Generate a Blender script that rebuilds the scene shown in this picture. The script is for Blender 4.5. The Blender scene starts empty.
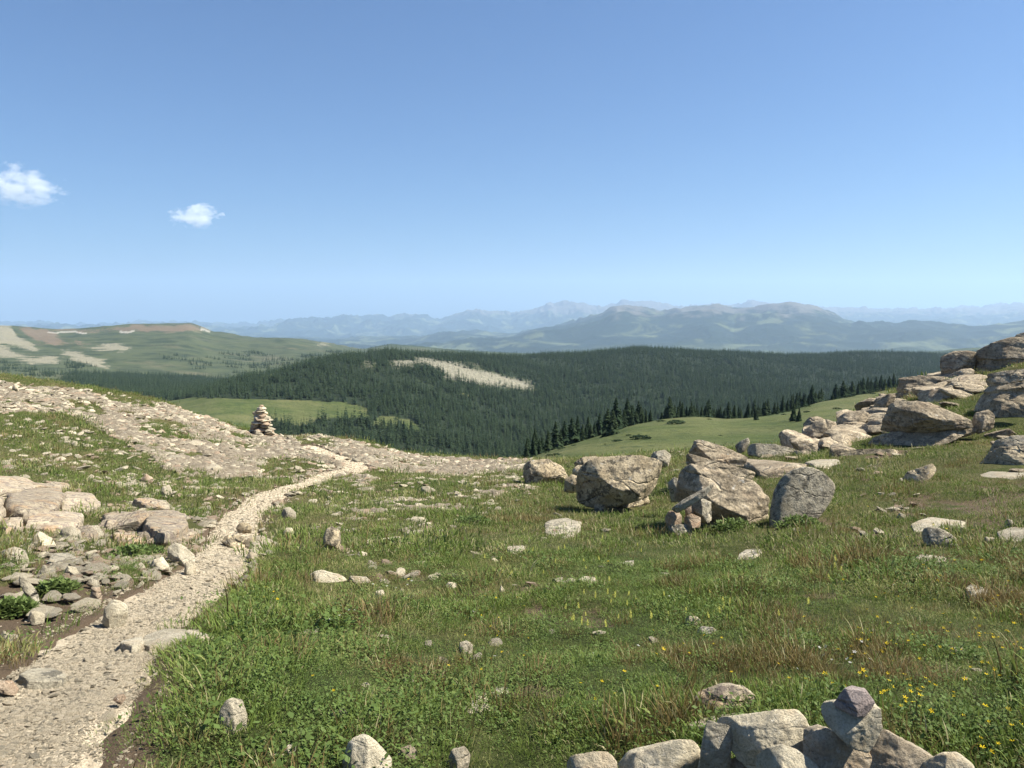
import bpy, math, random
import numpy as np
from mathutils import Vector
rnd = random.Random(7)
RS = np.random.RandomState
scene = bpy.context.scene
COL = scene.collection
# ------------------------------------------------------------------ camera model
FPX, CX, CY, HORIZON = 768.0, 512.0, 384.0, 315.0
PITCH = math.atan((CY - HORIZON) / FPX)
SP, CP = math.sin(PITCH), math.cos(PITCH)
EYE = np.array([0.0, 0.0, 0.0])

def ray(px, py):
    """world direction through a picture point, scaled to a horizontal length of 1"""
    px = np.asarray(px, float); py = np.asarray(py, float)
    u = (px - CX) / FPX; v = (CY - py) / FPX
    d = np.stack([u, CP + v * SP, -SP + v * CP], -1)
    return d / np.hypot(d[..., 0], d[..., 1])[..., None]

def project(P):
    P = np.asarray(P, float)
    x, y, z = P[..., 0], P[..., 1], P[..., 2]
    f = y * CP - z * SP
    up = y * SP + z * CP
    f = np.where(f < 1e-3, 1e-3, f)
    return CX + FPX * x / f, CY - FPX * up / f

# ------------------------------------------------------------------ noise
def _hash(ix, iy, iz, seed):
    h = (ix * 374761393 + iy * 668265263 + iz * 2147483647 + seed * 1274126177) & 0xFFFFFFFF
    h = ((h ^ (h >> 13)) * 1274126177) & 0xFFFFFFFF
    h = ((h ^ (h >> 16)) * 2246822519) & 0xFFFFFFFF
    h = h ^ (h >> 13)
    return (h & 0xFFFFFF) / float(0xFFFFFF)

def vnoise(p, seed=0):
    p = np.asarray(p, float)
    i = np.floor(p).astype(np.int64); f = p - i
    f = f * f * f * (f * (f * 6 - 15) + 10)
    out = 0.0
    if p.shape[-1] == 2:
        for dx in (0, 1):
            wx = f[..., 0] if dx else 1 - f[..., 0]
            for dy in (0, 1):
                wy = f[..., 1] if dy else 1 - f[..., 1]
                out = out + wx * wy * _hash(i[..., 0] + dx, i[..., 1] + dy, 0 * i[..., 0], seed)
    else:
        for dx in (0, 1):
            wx = f[..., 0] if dx else 1 - f[..., 0]
            for dy in (0, 1):
                wy = f[..., 1] if dy else 1 - f[..., 1]
                for dz in (0, 1):
                    wz = f[..., 2] if dz else 1 - f[..., 2]
                    out = out + wx * wy * wz * _hash(i[..., 0] + dx, i[..., 1] + dy, i[..., 2] + dz, seed)
    return out * 2 - 1

def fbm(p, seed=0, octv=4, gain=.5, lac=2.03):
    p = np.asarray(p, float); a = 1.0; s = 0.0; t = 0.0
    for k in range(octv):
        s = s + a * vnoise(p + 17.3 * k, seed + k); t += a; a *= gain; p = p * lac
    return s / t

def ridged(p, seed=0, octv=4):
    p = np.asarray(p, float); a = 1.0; s = 0.0; t = 0.0
    for k in range(octv):
        s = s + a * (1 - 2 * np.abs(vnoise(p + 9.1 * k, seed + k))); t += a; a *= .5; p = p * 2.1
    return s / t

def smooth(e0, e1, x):
    t = np.clip((x - e0) / (e1 - e0), 0, 1)
    return t * t * (3 - 2 * t)

def in_poly(px, py, poly):
    px = np.asarray(px, float); py = np.asarray(py, float)
    c = np.zeros(px.shape, bool); n = len(poly)
    for k in range(n):
        x0, y0 = poly[k]; x1, y1 = poly[(k + 1) % n]
        if y0 == y1: continue
        m = ((y0 > py) != (y1 > py)) & (px < (x1 - x0) * (py - y0) / (y1 - y0) + x0)
        c ^= m
    return c

# ------------------------------------------------------------------ terrain: feature lines given where the photo shows them
# each line: list of (px, py, distance) -> azimuth, distance, height
def pz(px, py, r):
    d = ray(px, py); return math.atan2(d[0], d[1]), r, r * d[2]
LINES = []
def line(pts, sm=.03): LINES.append(([pz(*p) for p in pts], sm))
LINES.append(([(-1.4, .3, -1.62), (1.4, .3, -1.62)], .03))
line([(-900, 768, 2.6), (0, 768, 2.6), (500, 768, 2.6), (1024, 768, 2.6), (1900, 768, 2.6)])
line([(-900, 650, 4.2), (0, 650, 4.2), (500, 650, 4.3), (1024, 650, 4.3), (1900, 640, 4.3)])
line([(-900, 545, 7.4), (0, 556, 7.4), (250, 560, 7.5), (500, 560, 7.5), (750, 560, 7.4), (1024, 556, 7.3), (1900, 530, 7.3)])
line([(-900, 480, 12.5), (0, 497, 12.4), (200, 510, 12.5), (330, 511, 12.5), (500, 510, 12.5), (620, 512, 12.2), (750, 508, 11.5), (850, 497, 11.5), (1024, 488, 12), (1900, 450, 12)])
line([(-900, 410, 23), (0, 440, 22), (120, 458, 21), (250, 478, 20), (350, 480, 19.5), (500, 480, 20), (560, 481, 19.5), (620, 480, 17), (700, 472, 15.5), (800, 464, 15.8), (900, 446, 16.8), (1024, 444, 17), (1900, 380, 17)])
line([(-900, 350, 46), (-300, 362, 45), (0, 381, 42), (50, 387, 41), (105, 393, 40), (155, 402, 39.5), (207, 418, 39), (256, 435, 37), (293, 437, 36.5), (316, 435, 36), (340, 439, 36), (363, 443, 36), (401, 455, 35.5), (450, 459, 35), (512, 461, 33), (560, 461, 31), (620, 459, 27), (700, 453, 22.5), (780, 449, 21.5), (850, 425, 23.5), (900, 396, 27), (950, 381, 28), (1024, 354, 29), (1200, 330, 31), (1900, 290, 34)], .02)
line([(-900, 395, 82), (0, 430, 80), (200, 480, 72), (350, 500, 66), (500, 505, 62), (560, 492, 60), (700, 478, 58), (800, 470, 58), (900, 440, 60), (1024, 400, 62), (1900, 370, 66)])
line([(-900, 440, 150), (0, 450, 150), (250, 490, 130), (400, 500, 120), (500, 480, 112), (560, 459, 108), (700, 456, 110), (820, 456, 112), (900, 445, 115), (1024, 420, 120), (1900, 400, 120)])
line([(-900, 430, 420), (0, 420, 420), (250, 460, 330), (400, 485, 250), (480, 475, 180), (537, 455, 180), (570, 445, 205), (600, 437, 230), (630, 426, 255), (662, 420, 280), (697, 418, 300), (727, 419.5, 310), (768, 415, 335), (793, 410, 360), (818, 402, 400), (855, 395.5, 460), (895, 390, 540), (960, 384, 600), (1024, 380, 600), (1900, 365, 600)], .012)
line([(-900, 425, 560), (0, 415, 560), (250, 452, 480), (400, 478, 380), (480, 474, 300), (537, 468, 270), (600, 456, 320), (662, 445, 380), (727, 440, 420), (793, 428, 480), (855, 412, 590), (895, 404, 680), (1024, 395, 740), (1900, 380, 740)])
line([(-900, 410, 800), (0, 404, 800), (150, 418, 700), (250, 445, 640), (350, 455, 620), (480, 465, 640), (560, 462, 660), (700, 450, 750), (800, 436, 850), (900, 420, 980), (1024, 408, 1050), (1900, 390, 1050)])
line([(-900, 395, 1150), (0, 392, 1150), (150, 405, 1000), (215, 400, 880), (300, 405, 880), (400, 407, 900), (480, 422, 950), (560, 420, 1050), (650, 408, 1200), (800, 398, 1400), (900, 388, 1700), (1024, 382, 1900), (1900, 370, 1900)])
line([(-900, 388, 1600), (0, 385, 1550), (100, 391, 1400), (175, 398, 1150), (215, 391, 1080), (256, 382, 1080), (300, 370, 1150), (340, 361, 1250), (390, 357, 1350), (450, 361, 1450), (520, 361, 1700), (580, 356, 1900), (640, 350.5, 2000), (700, 354, 2100), (770, 357, 2300), (820, 356, 2500), (880, 354, 2700), (940, 356, 3000), (1024, 353, 3200), (1900, 345, 3200)], .012)
line([(-900, 360, 2400), (0, 366, 2300), (100, 374, 2100), (175, 380, 2000), (256, 386, 2000), (300, 380, 2100), (340, 372, 2200), (390, 370, 2300), (520, 372, 2700), (640, 364, 3000), (770, 368, 3300), (940, 366, 4000), (1024, 364, 4200), (1900, 350, 4200)])
line([(-900, 322, 4600), (-100, 326, 4600), (0, 327, 4600), (30, 329, 4600), (60, 331, 4600), (95, 329, 4600), (130, 325.5, 4600), (190, 325.5, 4600), (213, 333, 4600), (250, 339.5, 4300), (290, 341, 4000), (330, 346, 4100), (350, 349, 4500), (365, 349, 5600), (391, 343.5, 6000), (431, 348, 6000), (463, 351, 6000), (512, 353, 6000), (600, 356, 6000), (770, 360, 6000), (900, 353, 6000), (940, 350, 6000), (985, 347, 6000), (1024, 345, 6000), (1900, 340, 6000)], .008)
line([(-900, 350, 10000), (0, 352, 10000), (500, 362, 10000), (1024, 358, 10000), (1900, 355, 10000)])
line([(-900, 330, 18000), (200, 341, 18000), (330, 342, 18000), (400, 339, 18000), (470, 332, 17500), (512, 329, 17000), (540, 321, 17000), (575, 317, 17000), (602, 312, 17000), (616, 306, 17000), (632, 308, 17000), (660, 312, 17000), (687, 307, 17000), (712, 305, 17000), (735, 310, 17500), (752, 309, 17500), (768, 305, 18000), (790, 305, 18000), (826, 310, 18000), (850, 317, 18000), (885, 322.5, 17000), (918, 322, 16500), (948, 325, 16000), (968, 327, 16000), (1024, 321, 16000), (1300, 314, 16000), (1900, 310, 16000)], .003)
line([(-900, 338, 26000), (500, 338, 26000), (1900, 338, 26000)])
line([(-900, 322, 33000), (0, 330, 33000), (225, 327, 33000), (256, 326, 33000), (271, 324, 33000), (293, 321, 33000), (338, 320, 33000), (368, 317.5, 33000), (416, 316.5, 33000), (436, 319, 33000), (466, 312.5, 33000), (491, 314.5, 33000), (512, 315.5, 33000), (527, 311.5, 33000), (557, 305.5, 33000), (584, 304.5, 33000), (597, 310, 33000), (622, 303.5, 33000), (652, 304.5, 33000), (672, 307.5, 33000), (700, 308, 33000), (734, 307, 33000), (752, 300.5, 33000), (767, 302.5, 33000), (800, 310, 33000), (850, 311, 36000), (930, 309, 38000), (1024, 306, 38000), (1300, 307, 38000), (1900, 309, 38000)], .002)
line([(-900, 330, 44000), (1900, 330, 44000)])
NK = len(LINES)
TH = np.linspace(-1.45, 1.45, 5801)
dTH = TH[1] - TH[0]
LR = np.zeros((NK, len(TH))); LZ = np.zeros((NK, len(TH)))
for k, (pts, sm) in enumerate(LINES):
    pts = sorted(pts); t = np.array([p[0] for p in pts])
    r = np.interp(TH, t, [math.log(p[1]) for p in pts]); s = np.interp(TH, t, [p[2] / p[1] for p in pts])
    w = max(1, int(sm / dTH)); ker = np.hanning(2 * w + 3); ker /= ker.sum(); pad = w + 1
    r = np.convolve(np.pad(r, pad, mode='edge'), ker, 'valid'); s = np.convolve(np.pad(s, pad, mode='edge'), ker, 'valid')
    LR[k] = np.exp(r); LZ[k] = s * LR[k]

def columns(theta):
    th = np.clip(theta, -1.44, 1.44)
    x = (th - TH[0]) / dTH; i = np.clip(np.floor(x).astype(int), 0, len(TH) - 2); f = x - i
    return LR[:, i] * (1 - f) + LR[:, i + 1] * f, LZ[:, i] * (1 - f) + LZ[:, i + 1] * f

def pchip_slopes(R, Z):
    h = np.diff(R, axis=0); d = np.diff(Z, axis=0) / h
    m = np.zeros_like(Z)
    w1 = 2 * h[1:] + h[:-1]; w2 = h[1:] + 2 * h[:-1]
    with np.errstate(divide='ignore', invalid='ignore'):
        hm = (w1 + w2) / (w1 / d[:-1] + w2 / d[1:])
    m[1:-1] = np.where(d[:-1] * d[1:] > 0, hm, 0); m[0] = d[0]; m[-1] = d[-1]
    return m

def hermite(R, Z, M, k, r):
    j = np.arange(R.shape[1])
    r0 = R[k, j]; r1 = R[k + 1, j]; h = r1 - r0; t = np.clip((r - r0) / h, 0, 1)
    t2 = t * t; t3 = t2 * t
    return (2*t3 - 3*t2 + 1) * Z[k, j] + (t3 - 2*t2 + t) * h * M[k, j] + (-2*t3 + 3*t2) * Z[k + 1, j] + (t3 - t2) * h * M[k + 1, j]

def relief(x, y, r):
    p = np.stack([x, y], -1); out = np.zeros_like(r)
    lam = [.45, 1.3, 4., 13., 45., 150., 420.]
    for i, L in enumerate(lam):
        w = smooth(.008, .03, L / r) * (1 - smooth(.22, .45, L / r))
        amp = {0: .055, 1: .034, 2: .02, 3: .012, 4: .014, 5: .014, 6: .012}[i] * L
        out = out + w * amp * vnoise(p / L + 31.7 * i, 40 + i)
    far = smooth(5000, 12000, r)
    if far.max() > 0:
        q = p / 2600.0
        warp = np.stack([fbm(q * .8 + 3, 91, 2), fbm(q * .8 + 8, 92, 2)], -1)
        out = out + smooth(24000, 30000, r) * 230 * ridged(p / 1000.0, 79, 5)
        out = out + far * (230 * ridged(q + .5 * warp, 71, 6) - 110)
    mid = smooth(2600, 4200, r) * (1 - far)
    if mid.max() > 0:
        out = out + mid * 16 * ridged(p / 500.0, 77, 3)
    return out

def H(x, y, noise=True):
    x = np.atleast_1d(np.asarray(x, float)); y = np.atleast_1d(np.asarray(y, float)); out = np.zeros_like(x)
    for s in range(0, len(x), 40000):
        xx = x[s:s + 40000]; yy = y[s:s + 40000]
        r = np.hypot(xx, yy); R, Z = columns(np.arctan2(xx, yy)); M = pchip_slopes(R, Z)
        k = np.clip((R <= r).sum(0) - 1, 0, NK - 2)
        out[s:s + 40000] = hermite(R, Z, M, k, r) + (relief(xx, yy, r) if noise else 0)
    return out

_S = np.geomspace(1.5, 60, 900)
def hit(px, py, smax=60.0):
    """where the sight line through a picture point meets the ground"""
    d = ray(px, py); S = _S if smax <= 60 else np.geomspace(1.5, smax, 2500)
    g = d[2] * S - H(d[0] * S, d[1] * S)
    i = np.argmax(g < 0)
    if g[i] >= 0: return None
    a = g[i - 1] / (g[i - 1] - g[i]) if i else 0
    s = S[i - 1] + a * (S[i] - S[i - 1]) if i else S[0]
    return np.array([d[0] * s, d[1] * s, d[2] * s])

def hits(px, py, smax=60.0):
    return [hit(a, b, smax) for a, b in zip(px, py)]

# ------------------------------------------------------------------ objects and tags
def tag(o, label=None, cat=None, group=None, kind=None):
    if label: o['label'] = label
    if cat: o['category'] = cat
    if group: o['group'] = group
    if kind: o['kind'] = kind
    return o

def mesh_np(name, V, F, mats=(), smooth_shade=False, attrs=None, tris=False):
    me = bpy.data.meshes.new(name)
    V = np.asarray(V, np.float32)
    me.vertices.add(len(V)); me.vertices.foreach_set('co', V.ravel())
    if isinstance(F, np.ndarray):
        n = F.shape[1]; F = F.astype(np.int32)
        me.loops.add(F.size); me.loops.foreach_set('vertex_index', F.ravel())
        me.polygons.add(len(F)); me.polygons.foreach_set('loop_start', np.arange(0, F.size, n, dtype=np.int32))
    else:
        tot = np.array([len(f) for f in F], np.int32); flat = np.concatenate([np.asarray(f, np.int32) for f in F])
        me.loops.add(len(flat)); me.loops.foreach_set('vertex_index', flat)
        me.polygons.add(len(tot)); me.polygons.foreach_set('loop_start', (np.cumsum(tot) - tot).astype(np.int32))
    for m in mats: me.materials.append(m)
    if attrs:
        for an, av in attrs.items():
            a = me.attributes.new(an, 'FLOAT', 'POINT'); a.data.foreach_set('value', np.asarray(av, np.float32))
    me.update(calc_edges=True); me.validate()
    if smooth_shade == 'edges': me.shade_smooth(); me.set_sharp_from_angle(angle=math.radians(32))
    elif smooth_shade: me.shade_smooth()
    else: me.shade_flat()
    return me

def link(name, me, parent=None, loc=None):
    o = bpy.data.objects.new(name, me); COL.objects.link(o)
    if parent: o.parent = parent
    if loc is not None: o.location = loc
    return o

# ------------------------------------------------------------------ material helper
class NT:
    def __init__(s, name):
        s.m = bpy.data.materials.new(name); s.m.use_nodes = True; s.t = s.m.node_tree; s.t.nodes.clear()
        s.out = s.n('ShaderNodeOutputMaterial')
    def n(s, typ, **kw):
        nd = s.t.nodes.new(typ)
        for k, v in kw.items():
            if k.startswith('i_'):
                nd.inputs[k[2:].replace('_', ' ')].default_value = v
            else: setattr(nd, k, v)
        return nd
    def l(s, a, b): s.t.links.new(a, b)
    def coord(s, which='Object'): return s.n('ShaderNodeTexCoord').outputs[which]
    def pos(s): return s.n('ShaderNodeNewGeometry').outputs['Position']
    def noise(s, vec, scale, detail=6, rough=.6, dist=0.0):
        nd = s.n('ShaderNodeTexNoise'); nd.inputs['Scale'].default_value = scale; nd.inputs['Detail'].default_value = detail
        nd.inputs['Roughness'].default_value = rough; nd.inputs['Distortion'].default_value = dist
        if vec is not None: s.l(vec, nd.inputs['Vector'])
        return nd.outputs['Fac']
    def voro(s, vec, scale, feature='F1', out='Distance', rnd=1.0):
        nd = s.n('ShaderNodeTexVoronoi', feature=feature); nd.inputs['Scale'].default_value = scale; nd.inputs['Randomness'].default_value = rnd
        s.l(vec, nd.inputs['Vector']); return nd.outputs[out]
    def ramp(s, fac, stops, interp='LINEAR'):
        nd = s.n('ShaderNodeValToRGB'); e = nd.color_ramp.elements; nd.color_ramp.interpolation = interp
        while len(e) < len(stops): e.new(.5)
        for el, (p, c) in zip(e, stops):
            el.position = p; el.color = (c, c, c, 1) if not hasattr(c, '__len__') else (*c, 1)
        s.l(fac, nd.inputs['Fac']); return nd.outputs['Color']
    def mix(s, fac, a, b, blend='MIX'):
        nd = s.n('ShaderNodeMix', data_type='RGBA', blend_type=blend)
        for sock, v in ((nd.inputs[0], fac), (nd.inputs[6], a), (nd.inputs[7], b)):
            if hasattr(v, 'is_linked') or hasattr(v, 'links'): s.l(v, sock)
            elif hasattr(v, '__len__'): sock.default_value = (*v, 1)
            else: sock.default_value = v if sock is nd.inputs[0] else (v, v, v, 1)
        return nd.outputs[2]
    def math(s, op, a, b=0.0, clamp=False):
        nd = s.n('ShaderNodeMath', operation=op, use_clamp=clamp)
        for sock, v in ((nd.inputs[0], a), (nd.inputs[1], b)):
            if hasattr(v, 'links'): s.l(v, sock)
            else: sock.default_value = v
        return nd.outputs[0]
    def attr(s, name, typ='GEOMETRY', out='Fac'):
        nd = s.n('ShaderNodeAttribute', attribute_name=name, attribute_type=typ); return nd.outputs[out]
    def bump(s, h, strength=.5, dist=.02, normal=None):
        nd = s.n('ShaderNodeBump'); nd.inputs['Strength'].default_value = strength; nd.inputs['Distance'].default_value = dist
        s.l(h, nd.inputs['Height'])
        if normal is not None: s.l(normal, nd.inputs['Normal'])
        return nd.outputs['Normal']
    def surf(s, color, rough=.9, normal=None, spec=.3):
        b = s.n('ShaderNodeBsdfPrincipled'); b.inputs['Roughness'].default_value = rough; b.inputs['Specular IOR Level'].default_value = spec
        if hasattr(color, 'links'): s.l(color, b.inputs['Base Color'])
        else: b.inputs['Base Color'].default_value = (*color, 1)
        if normal is not None: s.l(normal, b.inputs['Normal'])
        s.l(b.outputs[0], s.out.inputs['Surface']); return b

def scatter(name, P, rot, scl, idx, protos, kind='stuff', extra=None):
    """one object: copies of a few prototype meshes on the given points"""
    P = np.asarray(P, np.float32)
    me = bpy.data.meshes.new(name); me.vertices.add(len(P)); me.vertices.foreach_set('co', P.ravel())
    a = me.attributes.new('rot', 'FLOAT_VECTOR', 'POINT'); a.data.foreach_set('vector', np.asarray(rot, np.float32).ravel())
    scl = np.asarray(scl, np.float32)
    if scl.ndim == 1: scl = np.stack([scl] * 3, -1)
    a = me.attributes.new('scl', 'FLOAT_VECTOR', 'POINT'); a.data.foreach_set('vector', scl.ravel())
    a = me.attributes.new('idx', 'INT', 'POINT'); a.data.foreach_set('value', np.asarray(idx, np.int32))
    for k, v in (extra or {}).items():
        a = me.attributes.new(k, 'FLOAT', 'POINT'); a.data.foreach_set('value', np.asarray(v, np.float32))
    o = link(name, me)
    ng = bpy.data.node_groups.new(name + '_nodes', 'GeometryNodeTree')
    ng.interface.new_socket('Geometry', in_out='INPUT', socket_type='NodeSocketGeometry')
    ng.interface.new_socket('Geometry', in_out='OUTPUT', socket_type='NodeSocketGeometry')
    N = ng.nodes; gi = N.new('NodeGroupInput'); go = N.new('NodeGroupOutput')
    m2p = N.new('GeometryNodeMeshToPoints'); iop = N.new('GeometryNodeInstanceOnPoints'); gti = N.new('GeometryNodeJoinGeometry')
    for pr in reversed(protos):
        oi = N.new('GeometryNodeObjectInfo'); oi.inputs['Object'].default_value = pr; oi.inputs['As Instance'].default_value = True
        ng.links.new(oi.outputs['Geometry'], gti.inputs[0])
    def na(nm, typ):
        x = N.new('GeometryNodeInputNamedAttribute'); x.data_type = typ; x.inputs['Name'].default_value = nm
        return next(s for s in x.outputs if s.enabled and s.name == 'Attribute')
    ng.links.new(gi.outputs[0], m2p.inputs['Mesh']); ng.links.new(m2p.outputs[0], iop.inputs['Points'])
    ng.links.new(gti.outputs[0], iop.inputs['Instance']); iop.inputs['Pick Instance'].default_value = True
    ng.links.new(na('idx', 'INT'), iop.inputs['Instance Index'])
    ng.links.new(na('rot', 'FLOAT_VECTOR'), iop.inputs['Rotation']); ng.links.new(na('scl', 'FLOAT_VECTOR'), iop.inputs['Scale'])
    ng.links.new(iop.outputs[0], go.inputs[0])
    md = o.modifiers.new('scatter', 'NODES'); md.node_group = ng
    tag(o, kind=kind); return o

def proto(name, me): return bpy.data.objects.new(name, me)   # never linked: only a source for scatter()

# ------------------------------------------------------------------ camera, light, sky
cam = bpy.data.cameras.new('camera'); co = link('camera', cam)
cam.sensor_width = 36; cam.lens = 36 * FPX / 1024; cam.clip_start = .05; cam.clip_end = 300000
co.rotation_euler = (math.pi / 2 - PITCH, 0, 0); scene.camera = co
SUN_AZ, SUN_EL = math.radians(87), math.radians(50)       # clockwise from +Y
sd = Vector((math.sin(SUN_AZ) * math.cos(SUN_EL), math.cos(SUN_AZ) * math.cos(SUN_EL), math.sin(SUN_EL)))
sl = bpy.data.lights.new('sun', 'SUN'); sl.energy = 5.0; sl.angle = math.radians(.53); sl.color = (1, .94, .82)
so = link('sun', sl); so.rotation_euler = sd.to_track_quat('Z', 'Y').to_euler(); so.location = (0, 0, 50)
w = bpy.data.worlds.new('World'); scene.world = w; w.use_nodes = True
nt = w.node_tree; bg = nt.nodes['Background']
sk = nt.nodes.new('ShaderNodeTexSky'); sk.sky_type = 'NISHITA'; sk.sun_disc = False; sk.sun_elevation = SUN_EL; sk.sun_rotation = SUN_AZ
sk.altitude = 0; sk.air_density = 1.0; sk.dust_density = 1.0; sk.ozone_density = 6.0
hs = nt.nodes.new('ShaderNodeHueSaturation'); hs.inputs['Saturation'].default_value = 1.0
tn = nt.nodes.new('ShaderNodeMix'); tn.data_type = 'RGBA'; tn.blend_type = 'MULTIPLY'; tn.inputs[0].default_value = 1; tn.inputs[7].default_value = (.585, .785, .985, 1)
nt.links.new(sk.outputs[0], hs.inputs['Color']); nt.links.new(hs.outputs[0], tn.inputs[6]); nt.links.new(tn.outputs[2], bg.inputs[0]); bg.inputs[1].default_value = .050
vs = scene.view_settings; vs.view_transform = 'Standard'; vs.look = 'None'; vs.gamma = 1; vs.exposure = 1.32; vs.use_curve_mapping = False
cy = scene.cycles; cy.use_denoising = True; cy.max_bounces = 12; cy.diffuse_bounces = 3; cy.transparent_max_bounces = 8
cy.volume_bounces = 10; cy.use_adaptive_sampling = True; cy.adaptive_threshold = .01
try: cy.denoiser = 'OPENIMAGEDENOISE'
except Exception: pass
# ------------------------------------------------------------------ trail
TRAIL_PX = [(-110, 800, .34), (-30, 752, .33), (42, 704, .31), (84, 668, .29), (112, 638, .29), (156, 606, .29), (187, 585, .29), (216, 560, .28), (233, 533, .28), (253, 508, .29), (288, 488, .31), (319, 478, .33), (346, 471, .36), (356, 466, .4), (350, 461, .45), (338, 456, .45), (322, 451, .45), (300, 446, .45)]
TP = np.array([[*hit(a, b)[:2], w] for a, b, w in TRAIL_PX])
def catmull(P, n):
    out = []
    Q = np.vstack([2 * P[0] - P[1], P, 2 * P[-1] - P[-2]])
    for i in range(1, len(Q) - 2):
        for t in np.linspace(0, 1, n, endpoint=False):
            a, b, c, d = Q[i - 1], Q[i], Q[i + 1], Q[i + 2]
            out.append(.5 * (2 * b + (c - a) * t + (2 * a - 5 * b + 4 * c - d) * t * t + (3 * b - a - 3 * c + d) * t ** 3))
    out.append(P[-1]); return np.array(out)
TC = catmull(TP, 10)
def trail_dist(x, y):
    """distance to the trail's middle divided by its half width there"""
    out = np.full(len(x), 99.0)
    near = np.nonzero((np.hypot(x, y) < 50))[0]
    for s in range(0, len(near), 20000):
        ii = near[s:s + 20000]; p = np.stack([x[ii], y[ii]], -1); best = np.full(len(ii), 99.0)
        for a, b in zip(TC[:-1], TC[1:]):
            ab = b[:2] - a[:2]; L = max(1e-9, ab @ ab); t = np.clip(((p - a[:2]) @ ab) / L, 0, 1)
            d = np.hypot(*(p - a[:2] - t[:, None] * ab).T) / (a[2] + (b[2] - a[2]) * t)
            best = np.minimum(best, d)
        out[ii] = best
    return out

# ------------------------------------------------------------------ what covers the near ground
ROCKY = [[(-700, 372), (0, 381), (60, 388), (105, 393), (170, 406), (207, 418), (256, 436), (320, 436), (363, 443), (410, 456), (450, 459), (530, 461), (530, 470), (470, 476), (420, 474), (372, 468), (345, 476), (322, 479), (296, 484), (272, 480), (246, 476), (220, 480), (188, 478), (165, 470), (150, 455), (128, 445), (100, 432), (85, 420), (60, 414), (0, 413), (-700, 400)]]
GREENS = [[(0, 414), (60, 416), (100, 440), (140, 470), (160, 500), (120, 500), (60, 480), (0, 468)],
          [(66, 400), (90, 402), (112, 412), (100, 418), (72, 408)], [(136, 424), (160, 420), (188, 432), (192, 440), (160, 438), (140, 432)],
          [(205, 424), (230, 430), (255, 440), (235, 438)], [(256, 460), (300, 458), (340, 468), (310, 474), (262, 478)], [(290, 436), (330, 438), (335, 446), (300, 446)], [(86, 390), (150, 402), (160, 408), (110, 402)]]
SOILS = [[(890, 494), (1030, 480), (1030, 540), (960, 525), (900, 515)], [(20, 560), (110, 560), (150, 590), (110, 640), (60, 665), (0, 690), (-200, 700), (-200, 600), (0, 590)],
         [(50, 768), (95, 700), (128, 655), (165, 636), (186, 636), (160, 690), (150, 720), (120, 768), (110, 830), (20, 830)]]
def cover(P):
    """stoniness, bare soil, trail and grass density (0..1) of ground points"""
    px, py = project(P); x, y = P[:, 0], P[:, 1]; r = np.hypot(x, y); p2 = P[:, :2]
    jx = 10 * fbm(p2 * .9, 5, 3); jy = 5 * fbm(p2 * .9 + 50, 6, 3)
    j = np.clip(12 / np.maximum(r, 1), .3, 1.6)
    qx, qy = px + jx * j, py + jy * j
    front = (y > .3)
    rocky = np.zeros(len(P)); green = np.zeros(len(P)); soil = np.zeros(len(P))
    for g in ROCKY: rocky = np.maximum(rocky, in_poly(qx, qy, g) & front)
    for g in GREENS: green = np.maximum(green, in_poly(qx, qy, g) & front)
    for gi, g in enumerate(SOILS): soil = np.maximum(soil, (in_poly(qx, qy, g) & front) * (.6 if gi == 0 else 1))
    n1 = fbm(p2 * .55 + 7, 11, 4); n2 = fbm(p2 * 2.2 + 3, 12, 3)
    rocky = rocky * (1 - .85 * green) * smooth(-.62, -.22, n1 + .5 * n2)
    rocky = np.maximum(rocky, (1 - smooth(.0, 1, np.abs(0))) * 0)
    # stones thin out into the turf beyond the bend of the trail
    mid = in_poly(qx, qy, [(340, 476), (530, 462), (560, 475), (520, 500), (430, 520), (330, 520), (300, 500)]) & front
    rocky = np.maximum(rocky, mid * smooth(.12, .45, n1 * .6 + n2 * .7) * .8)
    soil = soil * smooth(-.2, .25, n1 * .7 + n2 * .6 + .18)
    soil = np.maximum(soil, .95 * (in_poly(qx, qy, SOILS[2]) & front))
    soil = np.maximum(soil, .8 * smooth(.3, .5, n2 * .8 + .35 * n1) * (r < 40))
    td = trail_dist(x, y); wob = .16 * fbm(p2 * 3.1, 21, 3)
    trail = 1 - smooth(.82, 1.12, td + wob)
    soil = np.maximum(soil, (1 - smooth(1.15, 1.75, td + 2 * wob)) * .9)
    grass = (1 - .86 * rocky) * (1 - .9 * soil) * (1 - smooth(.55, 1.0, trail + .0)) * (.72 + .28 * smooth(-.3, .1, n1))
    return rocky, soil, trail, np.clip(grass, 0, 1)

# ------------------------------------------------------------------ what covers the far land (pictures of outlines measured on the photograph)
TAN = [[(-400, 318), (0, 325), (10, 326), (20, 338), (42, 349), (43, 352), (28, 350), (10, 345), (-10, 345), (-400, 340)], [(-60, 346), (0, 347), (14, 353), (32, 358), (50, 356), (66, 360), (60, 363), (30, 363), (10, 358), (-60, 354)],
       [(61, 348.5), (80, 352), (100, 360), (119, 369.5), (110, 370.5), (90, 364), (74, 359), (64, 353)], [(85, 345), (115, 344), (138, 348), (130, 351), (100, 350)], [(318, 341), (333, 346), (330, 348), (312, 345)],
       [(0, 384), (12, 380), (30, 376), (25, 381)]]
RED = [[(10, 326), (50, 329), (110, 328), (130, 324), (190, 324), (215, 332), (180, 331.5), (140, 331), (75, 333), (30, 333)], [(18, 328), (50, 333), (80, 344), (52, 345), (30, 338)], [(75, 340), (140, 347), (130, 350), (80, 346)]]
PALE = [[(44, 331), (60, 331.5), (92, 331), (92, 332.5), (60, 333)], [(118, 330.5), (140, 329.5), (138, 332), (118, 332)], [(200, 329), (208, 330), (206, 331.5), (199, 331)]]
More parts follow.
